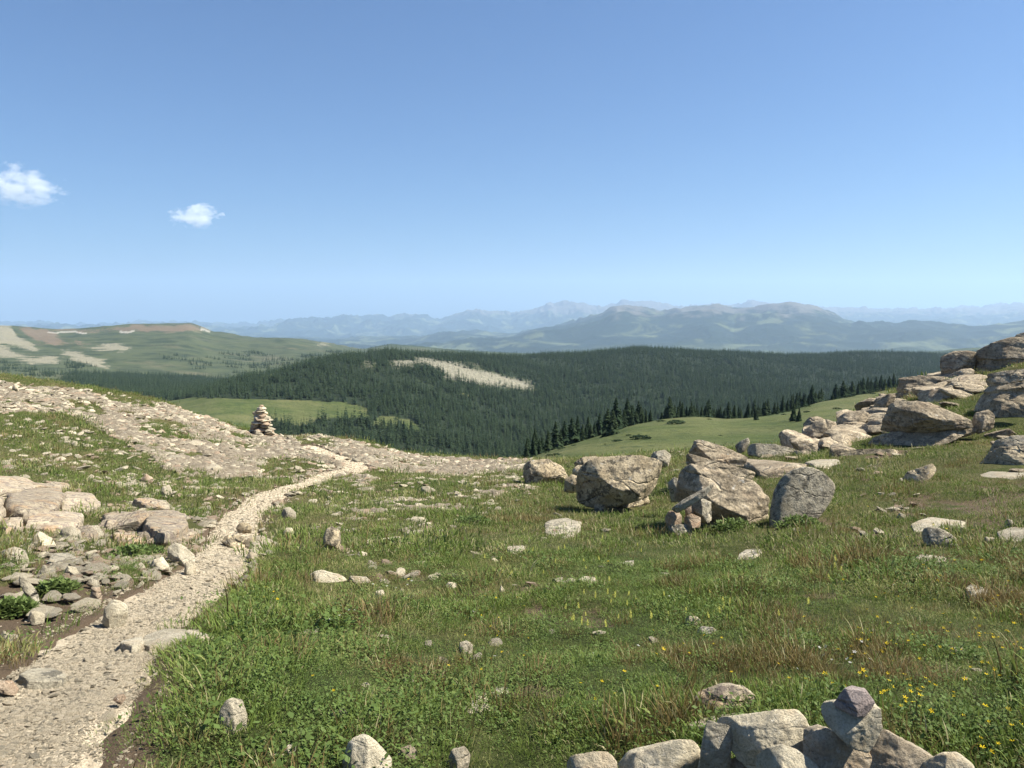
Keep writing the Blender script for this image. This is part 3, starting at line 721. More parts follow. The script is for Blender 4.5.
# ------------------------------------------------------------------ stone
def stone_material(name, dark, light, stain=(.30, .19, .10), stain_amt=.35, lichen=.5, scale=1.0, lichen_col=(.035, .032, .028), pale=(.55, .52, .46), layers=0.0, crack=.75):
    m = NT(name); P = m.coord('Object'); oi = m.n('ShaderNodeObjectInfo')
    off = m.n('ShaderNodeVectorMath', operation='ADD'); cmb = m.n('ShaderNodeCombineXYZ')
    for i in range(3): m.l(m.math('MULTIPLY', oi.outputs['Random'], (17.0, 31.0, 43.0)[i]), cmb.inputs[i])
    m.l(P, off.inputs[0]); m.l(cmb.outputs[0], off.inputs[1]); P = off.outputs[0]
    a = m.noise(P, 2.4 * scale, 8, .68); b = m.noise(P, 9 * scale, 8, .7); c = m.noise(P, 34 * scale, 6, .7)
    col = m.mix(m.ramp(a, [(.32, 0), (.68, 1)]), dark, light)
    col = m.mix(m.ramp(c, [(.35, .55), (.55, 0)]), col, tuple(x * .45 for x in dark))
    st = m.noise(P, 1.7 * scale, 6, .6, .8)
    col = m.mix(m.math('MULTIPLY', m.ramp(st, [(.52, 0), (.66, 1)]), stain_amt), col, stain)
    li = m.math('ADD', m.math('MULTIPLY', b, .75), m.math('MULTIPLY', a, .25))
    col = m.mix(m.math('MULTIPLY', m.ramp(li, [(.52, 0), (.545, 1)]), lichen), col, lichen_col)
    pl = m.noise(P, 13 * scale, 7, .7)
    col = m.mix(m.math('MULTIPLY', m.ramp(pl, [(.60, 0), (.66, 1)]), .6), col, pale)
    tint = m.n('ShaderNodeHueSaturation'); m.l(m.math('ADD', m.math('MULTIPLY', oi.outputs['Random'], .35), .83), tint.inputs['Value'])
    m.l(col, tint.inputs['Color']); tint.inputs['Saturation'].default_value = 1.0
    wr = m.n('ShaderNodeTexNoise'); wr.inputs['Scale'].default_value = 1.3 * scale; wr.inputs['Detail'].default_value = 5; m.l(P, wr.inputs['Vector'])
    wp = m.n('ShaderNodeVectorMath', operation='MULTIPLY_ADD'); m.l(wr.outputs['Color'], wp.inputs[0]); wp.inputs[1].default_value = (.5 / scale,) * 3; m.l(P, wp.inputs[2])
    fl = m.n('ShaderNodeVectorMath', operation='MULTIPLY'); m.l(wp.outputs[0], fl.inputs[0]); fl.inputs[1].default_value = (.7, .7, 1.9)
    ck = m.voro(fl.outputs[0], 1.5 * scale, feature='DISTANCE_TO_EDGE'); ck = m.math('MULTIPLY', m.ramp(ck, [(0, 1), (.045, 0)]), m.ramp(a, [(.44, 0), (.56, 1)]))
    col = m.mix(m.math('MULTIPLY', ck, crack), col, (.04, .034, .028))
    h = m.math('SUBTRACT', m.math('ADD', m.math('MULTIPLY', b, 1.0), m.math('MULTIPLY', c, .45)), m.math('MULTIPLY', ck, crack * 1.2))
    if layers:
        wv = m.n('ShaderNodeTexWave', wave_type='BANDS', bands_direction='Z'); wv.inputs['Scale'].default_value = 3.2 * scale; wv.inputs['Distortion'].default_value = 5; wv.inputs['Detail'].default_value = 4; wv.inputs['Detail Scale'].default_value = 1.4
        m.l(P, wv.inputs['Vector']); h = m.math('ADD', h, m.math('MULTIPLY', wv.outputs['Fac'], layers))
    m.surf(tint.outputs[0], .92, m.bump(h, .9, .045 / scale ** .5), .2); return m.m
M_BOULDER = stone_material('lichened_granite', (.23, .18, .108), (.60, .50, .34), (.33, .22, .12), .35, .7)
M_GREY = stone_material('speckled_grey_rock', (.24, .21, .15), (.54, .485, .37), (.28, .21, .14), .25, .62, 1.5, (.03, .03, .028))
M_LEDGE = stone_material('banded_gneiss', (.17, .135, .09), (.55, .46, .325), (.27, .18, .11), .35, .5, 1.0, layers=.2)
M_OUT = stone_material('tan_ledge_rock', (.24, .195, .14), (.52, .445, .32), (.36, .22, .11), .55, .65, 1.6, (.13, .10, .095))
M_PALE = stone_material('pale_quartz_stone', (.25, .218, .155), (.48, .43, .325), (.40, .29, .18), .40, .22, 3.0, (.16, .14, .12), crack=.25)
M_CREAM = stone_material('cream_field_stone', (.36, .31, .215), (.64, .57, .425), (.42, .30, .18), .35, .12, 4.5, (.2, .17, .14), crack=.2)
M_BROWN = stone_material('rust_brown_stone', (.24, .17, .115), (.46, .37, .27), (.36, .21, .12), .6, .3, 4.0, (.10, .08, .06))
M_PURPLE = stone_material('purple_grey_stone', (.25, .20, .182), (.38, .32, .29), (.3, .24, .2), .12, .2, 5.0, (.10, .09, .09), (.34, .31, .3))

_CS = {}
def cube_sphere(n):
    if n in _CS: return _CS[n]
    idx = {}; V = []; F = []
    def vid(p):
        k = tuple(int(round(c * 2 * n)) for c in p)
        if k not in idx: idx[k] = len(V); V.append(p)
        return idx[k]
    for ax in range(3):
        for s in (-1, 1):
            for i in range(n):
                for j in range(n):
                    q = []
                    for a, b in ((i, j), (i + 1, j), (i + 1, j + 1), (i, j + 1)):
                        p = [0, 0, 0]; p[ax] = s; p[(ax + 1) % 3] = -1 + 2 * a / n; p[(ax + 2) % 3] = -1 + 2 * b / n
                        q.append(vid(tuple(p)))
                    F.append(q if s > 0 else q[::-1])
    V = np.tan(np.array(V) * (math.pi / 4) * .98); V /= np.linalg.norm(V, axis=1)[:, None]
    _CS[n] = (V, np.array(F)); return _CS[n]

def carve(N, Hh, n, p):
    """radius in each direction of a rounded intersection of half spaces N.x<H"""
    D, F = cube_sphere(n)
    q = np.maximum(D @ (N / Hh[:, None]).T, 0)
    r = 1 / np.maximum((q ** p).sum(1), 1e-9) ** (1 / p)
    return D * r[:, None], F

def roughen(V, size, seed, amp=1.0, strata=0.0, up=(0.05, .12, 1)):
    q = V / size + seed * 3.17
    nrm = V / np.maximum(np.linalg.norm(V, axis=1), 1e-9)[:, None]
    d = .034 * fbm(q * 2.2, seed, 4, .55) + .009 * ridged(q * 6, seed + 5, 3) + .014 * fbm(q * 11, seed + 8, 2)
    out = V + nrm * (d * size * amp)[:, None]
    if strata:
        t = (out @ np.array(up)) / size * 10 + 1.6 * fbm(q * 1.1, seed + 9, 3)
        k = np.floor(t); saw = t - k; hsh = lambda j: _hash(j.astype(np.int64), (j * 0).astype(np.int64), (j * 0).astype(np.int64), seed); w_ = smooth(.82, 1.0, saw); step = hsh(k) * (1 - w_) + hsh(k + 1) * w_
        side = 1 - np.abs(nrm[:, 2]) ** 2
        out = out + nrm * ((step - .5) * .15 * strata * size * side * (.6 + .4 * vnoise(q * 1.6, seed + 3)))[:, None]
    return out

def hull2(P):
    P = sorted(map(tuple, P)); 
    def half(pts):
        h = []
        for p in pts:
            while len(h) >= 2 and (h[-1][0] - h[-2][0]) * (p[1] - h[-2][1]) - (h[-1][1] - h[-2][1]) * (p[0] - h[-2][0]) <= 0: h.pop()
            h.append(p)
        return h
    a = half(P); b = half(P[::-1]); return a[:-1] + b[:-1]   # counter-clockwise

FOOT = []          # x, y, half width, half depth, azimuth of every rock, to keep turf out of it
def flat_rock(name, cat, label, poly, mat, seed, p, group, thick, strata, amp):
    """a slab bedded in the ground: its top outline is where the photograph shows it, on a plane parallel to the ground"""
    q = random.Random(seed); P = np.array(poly, float); g = hit(P[:, 0].mean(), P[:, 1].mean())
    thick = thick or .0034 * np.hypot(g[0], g[1]); e = .6; gx = (H([g[0] + e], [g[1]], False) - H([g[0] - e], [g[1]], False))[0] / (2 * e); gy = (H([g[0]], [g[1] + e], False) - H([g[0]], [g[1] - e], False))[0] / (2 * e)
    up = np.array([-gx + q.uniform(-.06, .06), -gy + q.uniform(-.03, .03), 1.0]); up /= np.linalg.norm(up); o3 = g + up * thick
    W = []
    for a, b in poly:
        d = ray(a, b); s = (o3 @ up) / (d @ up)
        if not (0 < s < g[1] * 3 + 9): s = np.hypot(g[0], g[1])
        W.append(d * s)
    W = np.array(W); ex = np.cross(np.array([0, 1.0, 0]), up); ex /= np.linalg.norm(ex); ey = np.cross(up, ex)
    c3 = (W.max(0) + W.min(0)) / 2; c3 = c3 - up * ((c3 - o3) @ up)
    L2 = np.stack([(W - c3) @ ex, (W - c3) @ ey], -1); hl = np.array(hull2(L2)); A, B = np.ptp(hl[:, 0]) / 2, np.ptp(hl[:, 1]) / 2; low = thick + .5 * min(A, B) * .4 + .06
    hl = hl - (hl.max(0) + hl.min(0)) / 2; N = []; Hh = []; C = (low + thick * 0) / 2
    for i in range(len(hl)):
        ed = hl[(i + 1) % len(hl)] - hl[i]; L = np.hypot(*ed)
        if L < .05 * A: continue
        na, nb = ed[1] / L, -ed[0] / L; h = na * hl[i][0] + nb * hl[i][1]
        for tz, dz in ((q.uniform(.02, .25), C), (q.uniform(.7, 1.6), C - thick * q.uniform(-.1, .15))):
            v = np.array([na, nb, tz]); l = np.linalg.norm(v); N.append(v / l); Hh.append(max(h * (1 if tz < .3 else .93) + tz * dz, .02) / l)
    N += [np.array([q.uniform(-.05, .05), q.uniform(-.05, .05), 1.0]), np.array([0, 0, -1.0]), np.array([q.uniform(-.25, .25), q.uniform(-.25, .25), 1.0])]; Hh += [C, C, C * 1.05]
    S = np.array([A, B, C]); n = int(np.clip(np.ptp(P[:, 0]) * .5, 9, 56)); V, F = carve(np.array(N) * S, np.array(Hh), n, 60); V = V * S
    V = roughen(V, (A + B) * .5, seed, .55 * amp, strata); V[:, 2] += -C
    ctr = c3 + ex * ((L2.max(0) + L2.min(0)) / 2)[0] + ey * ((L2.max(0) + L2.min(0)) / 2)[1]
    G = V[:, :1] * ex + V[:, 1:2] * ey + V[:, 2:3] * up
    o = link(name, mesh_np(name, G, F, [mat], 'edges'), None, tuple(ctr)); tag(o, label, cat, group, 'thing')
    FOOT.append((ctr[0], ctr[1], A, B, 0, thick)); return o

def rock(name, cat, label, poly, mat, depth=.8, r=None, top=1.0, seed=None, p=60, group=None, strata=0.0, amp=1.0, n=None, sink=.22, lean=0.0, face=0.0, back=.35, parent=None, flat=0, cap=1.0, bev=1.0, chamf=8):
    """a rock of real width, height and depth, standing where the photograph shows its foot"""
    seed = seed if seed is not None else len(FOOT) + 11
    q = random.Random(seed)
    if top >= 1.4 and r is None or flat: return flat_rock(name, cat, label, poly, mat, seed, p, group, flat, strata, amp)
    P = np.array(poly, float); x0, x1 = P[:, 0].min(), P[:, 0].max(); ymax = P[:, 1].max()
    if r is None:
        g = hit((x0 + x1) / 2, ymax - .5); fr = math.hypot(g[0], g[1])
        wid = (x1 - x0) / FPX * fr; r = fr + wid * depth * (1 - back) * .6
    d0 = ray((x0 + x1) / 2, P[:, 1].mean()); az = math.atan2(d0[0], d0[1])
    D = np.array([math.sin(az), math.cos(az)]); Rt = np.array([math.cos(az), -math.sin(az)])
    W = []
    for a, b in poly:
        d = ray(a, b); s = r / (d[:2] @ D)            # meets the upright plane through the rock
        W.append((s * (d[:2] @ Rt), s * d[2]))
    W = np.array(W); hgt = np.ptp(W[:, 1])
    low = W[:, 1] < W[:, 1].min() + .3 * hgt
    if sink: W[low, 1] -= sink * max(hgt, .3 * np.ptp(W[:, 0]))
    hl = hull2(W); hl = np.array(hl); c = (hl.max(0) + hl.min(0)) / 2; hl = hl - c
    A, C = np.ptp(hl[:, 0]) / 2, np.ptp(hl[:, 1]) / 2; B = max(A * depth, .02)
    N = []; Hh = []
    for i in range(len(hl)):
        e = hl[(i + 1) % len(hl)] - hl[i]; L = np.hypot(*e)
        if L < .04 * A: continue
        na, nc = e[1] / L, -e[0] / L; h = na * hl[i][0] + nc * hl[i][1]
        tf = (top * q.uniform(.8, 1.2) if nc > .35 else bev * q.uniform(.15, .5) if nc > -.3 else q.uniform(.0, .3))
        tb = q.uniform(.15, .5)
        for nb in (-tf, tb):
            v = np.array([na, nb, nc]); l = np.linalg.norm(v); N.append(v / l); Hh.append(max(h, .02 * C) / l)
    fr, bk = B * 2 * (1 - back), B * 2 * back
    for s, dd in ((-1, fr * cap), (1, bk)):
        for k in range(2):
            v = np.array([q.uniform(-.35, .35) + (face if s < 0 else 0), s, q.uniform(-.15, .30) + lean]); v /= np.linalg.norm(v); N.append(v); Hh.append(dd * q.uniform(.85, 1.05))
    for k in range(chamf):
        v = np.array([q.uniform(-1, 1), -abs(q.uniform(.2, 1)), q.uniform(-.4, .9)]); v /= np.linalg.norm(v)
        ext = max((np.column_stack([hl[:, 0], np.zeros(len(hl)), hl[:, 1]]) @ v).max(), fr * .7 * abs(v[1])); N.append(v); Hh.append(ext * q.uniform(.80, 1.0))
    S = np.array([A, (fr + bk) / 2, C]); N = np.array(N) * S; Hh = np.array(Hh)
    wpx = (x1 - x0)
    n = n or int(np.clip(max(wpx, np.ptp(P[:, 1])) * .6, 9, 60))
    V, F = carve(N, Hh, n, p)
    V = V * S
    # keep the measured width and height
    for ax, (lo, hi) in ((0, (hl[:, 0].min(), hl[:, 0].max())), (2, (hl[:, 1].min(), hl[:, 1].max()))):
        v0, v1 = V[:, ax].min(), V[:, ax].max(); V[:, ax] = (V[:, ax] - v0) / (v1 - v0) * (hi - lo) + lo
    V = roughen(V, (A + C) * .9, seed, amp, strata)
    X = c[0] * Rt + r * D
    base = np.array([X[0], X[1], c[1] - C])
    G = np.column_stack([V[:, 0] * Rt[0] + V[:, 1] * D[0], V[:, 0] * Rt[1] + V[:, 1] * D[1], V[:, 2] + C])
    o = link(name, mesh_np(name, G, F, [mat], 'edges'), parent, tuple(base))
    if parent is None: tag(o, label, cat, group, 'thing')
    FOOT.append((X[0] - D[0] * (fr - bk) / 2, X[1] - D[1] * (fr - bk) / 2, A, (fr + bk) / 2, az, hgt))
    return o

# --- the boulders in the middle of the meadow
rock('boulder', 'boulder', 'big square tan boulder propped up on small stones in the meadow', [(575, 488), (581, 470), (588, 462), (597, 457), (618, 456), (642, 456), (653, 458), (663, 463), (661, 479), (657, 490), (646, 497), (614, 506), (599, 508), (579, 506), (576, 496)], M_BOULDER, .85, r=12.4, top=1.1, seed=21, p=70, sink=0, cap=.5, bev=.3, face=-.4, lean=-.45, back=.42, amp=.8)
rock('stone', 'stone', 'small dark stone propping up the big square boulder', [(594, 503), (606, 501), (609, 517), (596, 519)], M_BOULDER, 1.0, r=12.3, seed=22)
rock('stone', 'stone', 'shaded low stone under the rear of the big square boulder', [(614, 500), (648, 496), (650, 506), (618, 512)], M_BOULDER, .7, r=12.9, seed=23)
rock('rock_slab', 'rock', 'flat grey slab in the shadow left of the big square boulder', [(545, 521), (566, 516), (582, 519), (578, 527), (548, 527)], M_GREY, .6, seed=24, top=1.6)
rock('rock', 'rock', 'broad pink grey rock at the crest, leftmost of the boulder group', [(523, 466), (530, 460), (549, 459), (563, 467), (568, 478), (562, 485), (540, 486), (528, 480)], M_BOULDER, .9, seed=25, top=.8)
rock('rock', 'rock', 'rounded pinkish rock touching the left side of the big square boulder', [(572, 470), (578, 465), (586, 466), (589, 475), (582, 480), (573, 477)], M_BOULDER, .9, r=15.6, seed=26)
rock('rock', 'rock', 'dark overhanging rock low at the left of the big square boulder', [(565, 480), (572, 475), (582, 478), (583, 487), (572, 490), (564, 488)], M_BOULDER, .9, r=14.8, seed=27)
rock('rock', 'rock', 'low brown rock peeping over the left shoulder of the big square boulder', [(574, 463), (582, 457), (596, 456), (602, 463), (590, 470), (576, 469)], M_BOULDER, .8, r=18, seed=28)
rock('rock', 'rock', 'small dark topped rock behind the big square boulder on the skyline', [(650, 458), (654, 452), (665, 450), (671, 455), (668, 464), (652, 464)], M_GREY, .9, r=18.5, seed=29)
rock('rock', 'rock', 'rounded shaded rock between the big square boulder and the ledge', [(668, 483), (674, 477), (680, 480), (680, 496), (671, 498)], M_GREY, .9, r=11.2, seed=30)
# --- the ledge to its right
rock('rock_ledge', 'rock ledge', 'long dark fronted rock ledge with a sunlit sloping top', [(674, 497), (680, 478), (684, 468), (692, 463), (720, 473), (752, 481), (763, 489), (770, 502), (769, 531), (750, 534), (716, 516), (698, 508)], M_LEDGE, .85, r=10.1, top=.6, seed=31, p=70, strata=.25, cap=.5, bev=.3, face=-.45, lean=-.45, back=.5)
rock('rock_slab', 'rock', 'tilted layered slab lying on top of the dark fronted ledge', [(689, 451), (695, 443), (703, 440), (724, 446), (747, 457), (742, 466), (715, 466), (699, 460)], M_LEDGE, .6, r=14.2, top=.9, seed=32, strata=.35, sink=0)
rock('rock_slab', 'rock', 'thin lower layer of rock between ledge and tilted slab', [(685, 462), (691, 454), (700, 460), (730, 470), (756, 472), (752, 481), (720, 476), (692, 468)], M_LEDGE, .5, r=13.7, top=1.2, seed=33, strata=.35, sink=0)
rock('rock_slab', 'rock', 'long flat pale slab in the turf right of the tilted slab', [(740, 461), (760, 452), (785, 456), (808, 463), (800, 468), (760, 470)], M_LEDGE, .6, top=1.6, seed=34, strata=.5)
rock('rock_slab', 'rock', 'thin grey slab leaning like a ramp against the ledge', [(671, 510), (684, 500), (712, 484.5), (713.5, 486.5), (700, 500), (679, 513)], M_GREY, .5, r=9.4, top=.3, seed=35, sink=0, amp=.4, back=.5)
rock('stone', 'stone', 'reddish round stone under the leaning grey slab', [(665, 518), (669, 511), (678, 511), (682, 517), (680, 525), (667, 526)], M_BROWN, .9, r=9.5, seed=36)
rock('stone', 'stone', 'small tan stone wedged behind the reddish stone under the leaning slab', [(684, 508), (690, 505), (698, 509), (697, 516), (686, 515)], M_BROWN, .9, r=9.6, seed=37)
rock('stone', 'stone', 'flat reddish stone lowest in the heap beneath the leaning slab', [(684, 518), (691, 514), (701, 518), (700, 525), (686, 525)], M_BROWN, .9, r=9.45, seed=38)
rock('stone', 'stone', 'dark stone tucked between the heap and the ledge front', [(692, 504), (700, 498), (711, 503), (712, 517), (700, 518)], M_GREY, .9, r=9.6, seed=39)
rock('stone', 'stone', 'dark flat stone at the foot of the heap beneath the leaning slab', [(668, 527), (680, 524), (694, 526), (692, 533), (672, 533)], M_GREY, .8, r=9.4, seed=40)
rock('boulder', 'boulder', 'rounded speckled grey boulder standing on end right of the ledge', [(770, 510), (774, 496), (778, 485), (788, 477), (808, 471), (830, 469), (836, 475), (833, 492), (822, 501), (806, 514), (792, 526), (778, 528), (771, 521)], M_GREY, .7, r=9.75, cap=.45, chamf=0, top=.9, seed=41, p=9, amp=.55, back=.5, face=.35, lean=.55, bev=.7)
rock('rock', 'rock', 'small dark wedge shaped rock on the skyline above the tilted slab', [(735, 446), (741, 441), (748, 438), (750, 443), (744, 449), (737, 450)], M_GREY, .9, r=19, seed=42)
rock('rock_slab', 'rock', 'flat grey slab on the skyline right of the small wedge rock', [(747, 448), (752, 443), (775, 444), (797, 450), (796, 455), (770, 454), (750, 453)], M_GREY, .6, r=18.5, seed=43, top=1.4)
# --- the outcrop on the right
rock('rock', 'rock', 'grey leaning rock, leftmost of the right hand outcrop', [(790, 450), (798, 441), (807, 429), (817, 421), (828, 420), (835, 425), (828, 440), (812, 450), (797, 453)], M_LEDGE, .8, r=19.5, seed=44, strata=.5)
rock('rock', 'rock', 'jagged dark rock behind the leaning grey rock', [(833, 431), (838, 417), (846, 412), (862, 411), (872, 415), (872, 424), (858, 432), (842, 436)], M_LEDGE, .8, r=20.5, seed=45, strata=1)
rock('rock', 'rock', 'small dark rock on the skyline left of the jagged dark rock', [(803, 424), (808, 418), (818, 416), (824, 419), (818, 428), (806, 430)], M_LEDGE, .8, r=22, seed=46)
rock('rock_slab', 'rock', 'pale tilted slab below the jagged dark rock', [(826, 442), (838, 434), (860, 430), (861, 438), (846, 447), (834, 448)], M_LEDGE, .7, r=19.2, seed=47, strata=.4)
rock('rock_slab', 'rock', 'long overhanging slab with black shade beneath its front', [(880, 431), (885, 418), (890, 404), (897, 400), (930, 402), (950, 411), (972, 420), (973, 427), (950, 430), (930, 432), (905, 432), (884, 433)], M_LEDGE, .7, r=17.5, top=.6, seed=48, p=70, strata=.5, sink=0, cap=.7, face=-.35, lean=-.7, back=.45)
rock('rock', 'rock', 'shaded rock under the long overhanging slab', [(862, 452), (876, 437), (900, 432), (962, 428), (966, 435), (925, 449), (895, 457)], M_LEDGE, .8, r=17.4, face=-.6, lean=-.35, cap=.6, seed=49)
rock('rock', 'rock', 'dark rock filling the gap left of the overhanging slab', [(838, 450), (850, 434), (872, 421), (890, 416), (893, 445), (870, 456)], M_LEDGE, .8, r=19.4, seed=50, strata=.6)
rock('rock', 'rock', 'small blocky rock at the right end of the overhanging slab', [(969, 425), (975, 414), (988, 410), (995, 416), (994, 425), (978, 429)], M_LEDGE, .9, r=17.9, seed=51)
rock('rock', 'rock', 'rust edged low rock in the grass under the small blocky rock', [(946, 434), (954, 428), (978, 428), (974, 434), (955, 437)], M_LEDGE, .6, r=17.7, seed=52, top=1.2)
rock('rock', 'rock', 'square ended ledge on the skyline above the overhanging slab', [(894, 401), (899, 380), (903, 378), (930, 377), (946, 376), (949, 381), (930, 392), (912, 401)], M_LEDGE, .7, r=26.5, seed=53, strata=1, p=70)
rock('rock', 'rock', 'pale sloping rock at the outer edge left of the square ended ledge', [(871, 413), (875, 402), (889, 393), (896, 395), (893, 403), (881, 413)], M_LEDGE, .8, r=24, seed=54)
rock('rock', 'rock', 'dark square block standing high on the outcrop skyline', [(940, 357), (957, 351), (977, 353), (976, 366), (966, 374), (948, 379), (942, 373)], M_LEDGE, .8, r=27.5, seed=55, strata=.8, p=20)
rock('rock', 'rock', 'low fractured rock in front of the dark square block', [(943, 388), (948, 376), (962, 370), (974, 369), (974, 380), (960, 390)], M_LEDGE, .8, r=26.5, seed=56, strata=.6)
rock('rock_ledge', 'rock ledge', 'large dark sloping ledge at the top right of the outcrop', [(970, 385), (972, 365), (978, 351), (993, 345), (1008, 340), (1030, 337), (1090, 333), (1100, 352), (1040, 362), (1004, 372), (985, 386)], M_LEDGE, .6, r=27.5, seed=57, strata=1, p=70, amp=.8)
rock('rock', 'rock', 'topmost rock of the outcrop at the right edge of view', [(1013, 340), (1017, 335), (1030, 331), (1070, 329), (1080, 345), (1020, 345)], M_LEDGE, .8, r=28.5, seed=58)
rock('rock_ledge', 'rock ledge', 'massive shaded rock face at the right edge below the grassy shelf', [(969, 413), (974, 399), (984, 390), (1000, 382), (1030, 376), (1070, 372), (1100, 380), (1100, 425), (1040, 432), (1000, 430), (980, 424)], M_LEDGE, .7, r=20.5, seed=59, strata=.6, p=70, top=.35, face=-.5, lean=-.3)
rock('rock_slab', 'rock', 'thin slab jutting out over the shaded rock face', [(986, 386), (990, 374), (1005, 371), (1050, 366), (1060, 374), (1020, 380), (996, 383)], M_LEDGE, .8, r=19.6, seed=60, sink=0, strata=.5)
rock('rock_ledge', 'rock ledge', 'broad pale ledge in the turf at the right edge of the meadow', [(976, 465), (985, 458), (996, 449), (1020, 447), (1080, 446), (1090, 470), (1030, 468), (990, 468)], M_BOULDER, .6, r=14.6, seed=61, top=.8, strata=.3)
rock('rock', 'rock', 'grey rounded rock resting behind the broad pale ledge', [(985, 452), (996, 440), (1012, 436), (1060, 434), (1070, 452), (1010, 454)], M_GREY, .7, r=15.6, seed=62)
rock('rock_slab', 'rock', 'flat pale slab sunk in turf below the broad pale ledge', [(972, 474), (990, 470), (1030, 471), (1050, 477), (1010, 480), (980, 479)], M_PALE, .6, seed=63, top=2)
rock('rock', 'rock', 'wide pale low rock with a dark notch before the outcrop', [(829, 456), (833, 450), (850, 452), (862, 456), (880, 451), (897, 449), (906, 459), (916, 466), (890, 468), (850, 466)], M_BOULDER, .7, r=16.0, seed=64, top=1.2, strata=.3)
rock('rock_slab', 'rock', 'pale slab half buried left of the wide notched rock', [(804, 462), (815, 458), (838, 458), (842, 464), (815, 466)], M_PALE, .6, seed=65, top=2)
rock('rock', 'rock', 'pale slanting stone in the grass before the wide notched rock', [(901, 478), (908, 472), (922, 467), (932, 464), (936, 471), (926, 478), (906, 481)], M_BOULDER, .7, seed=66, top=.8)
rock('rock', 'rock', 'dark fronted grey rock with a pale top in the right turf', [(922, 540), (923, 530), (930, 527), (944, 530), (957, 539), (956, 546), (935, 548)], M_GREY, .8, seed=67, p=20, top=.9)
rock('rock_slab', 'rock', 'flat pale stone just below the dark fronted grey rock', [(911, 558), (920, 554), (946, 557), (947, 563), (925, 564)], M_PALE, .6, seed=68, top=2.0)
rock('rock_slab', 'rock', 'thin tan slab in bare soil above the dark fronted grey rock', [(911, 522), (930, 517), (966, 521), (964, 526), (915, 526)], M_PALE, .5, seed=69, top=2.5)
rock('stone', 'stone', 'small tan stone in the grass left of the thin tan slab', [(895, 517), (900, 513), (906, 515), (905, 519), (897, 519)], M_PALE, .9, seed=70)
rock('stone', 'stone', 'small cream stone at the edge of the bare soil patch on the right', [(980, 543), (985, 537), (995, 538), (993, 545), (982, 546)], M_CREAM, .9, seed=71)
rock('rock_slab', 'rock', 'low pale slab crossing the bare soil patch at the right edge', [(996, 531), (1010, 526), (1040, 528), (1040, 537), (1000, 536)], M_PALE, .6, seed=72, top=2)
rock('stone', 'stone', 'small grey upright stone among soil and chips near the right edge', [(1004, 524), (1007, 519), (1013, 521), (1013, 526), (1005, 527)], M_GREY, .9, seed=73)
rock('stone', 'stone', 'grey stone flush with the turf at the lower right of the soil patch', [(965, 588), (972, 582), (988, 584), (988, 591), (970, 593)], M_GREY, .8, seed=74, top=1.5)
rock('stone', 'stone', 'pale stone flake in the meadow below the ledge', [(735, 556), (745, 549), (760, 547), (762, 551), (745, 558)], M_GREY, .7, seed=75, top=1.6)
# --- the heap at the bottom right
M_TAN = stone_material('warm_tan_stone', (.30, .24, .165), (.52, .445, .33), (.38, .25, .14), .5, .2, 4.0, (.14, .11, .09), crack=.3)
HEAP = 'stones of the heap in front'
rock('rock_slab', 'rock', 'flat cream rock, leftmost of the front stone heap', [(567, 752), (575, 750), (608, 753), (616, 764), (620, 785), (572, 790)], M_CREAM, .7, r=2.201, seed=80, top=1.0, p=60, face=.4, lean=.35, cap=.65, bev=.6, group=HEAP, amp=.55)
rock('rock_slab', 'rock', 'long pale grey slab in the front heap beside the leftmost flat rock', [(618, 770), (630, 757), (660, 750), (675, 743), (699, 742), (702, 752), (690, 775), (640, 795)], M_CREAM, .7, r=2.285, seed=81, top=1.0, p=60, face=.4, lean=.35, cap=.65, bev=.6, group=HEAP, amp=.55)
rock('rock_slab', 'rock', 'thin upright slab with a dark left edge in the front heap', [(694, 790), (703, 750), (711, 728), (718, 722), (727, 724), (731, 748), (728, 790)], M_PALE, .5, r=2.201, seed=82, top=.3, sink=0, p=60, face=.4, lean=.35, cap=.65, bev=.6, group=HEAP, back=.5)
rock('boulder', 'boulder', 'large rounded cream rock at the middle of the front heap', [(716, 727), (724, 719), (790, 712), (803, 720), (814, 742), (795, 760), (766, 768), (742, 756), (729, 742)], M_CREAM, .75, r=2.234, seed=83, top=.5, sink=0, p=60, face=.4, lean=.35, cap=.65, bev=.6, group=HEAP, back=.5)
rock('stone', 'stone', 'pointed cream stone lowest in front of the large rounded rock', [(755, 758), (765, 750), (783, 745), (798, 751), (820, 770), (825, 800), (756, 800)], M_CREAM, .9, r=2.066, seed=84, top=.6, sink=0, p=60, face=.4, lean=.35, cap=.65, bev=.6, group=HEAP, amp=.55)
rock('boulder', 'boulder', 'brown grey rock of the front heap carrying the two stacked stones', [(803, 732), (818, 727), (845, 742), (868, 752), (876, 775), (870, 800), (810, 800)], M_TAN, .8, r=2.184, seed=85, top=.8, sink=0, p=60, face=.4, lean=.35, cap=.65, bev=.6, group=HEAP, back=.5)
rock('rock', 'rock', 'rust stained rock at the right of the front heap', [(862, 760), (872, 734), (882, 730), (914, 750), (934, 760), (945, 800), (866, 800)], M_TAN, .8, r=2.218, seed=86, top=.8, sink=0, p=60, face=.4, lean=.35, cap=.65, bev=.6, group=HEAP, back=.5)
rock('stone', 'stone', 'cream stone, rightmost of the front heap', [(922, 764), (940, 756), (958, 756), (976, 770), (980, 800), (925, 800)], M_CREAM, .9, r=2.201, seed=87, top=.7, sink=0, p=60, face=.4, lean=.35, cap=.65, bev=.6, group=HEAP, amp=.55)
rock('stone', 'stone', 'dark gap stone between the upright slab and the rounded rock', [(726, 800), (730, 756), (742, 754), (768, 765), (772, 800)], M_BROWN, .8, r=2.234, seed=88, p=60, face=.4, lean=.35, cap=.65, bev=.6, group=HEAP, sink=0)
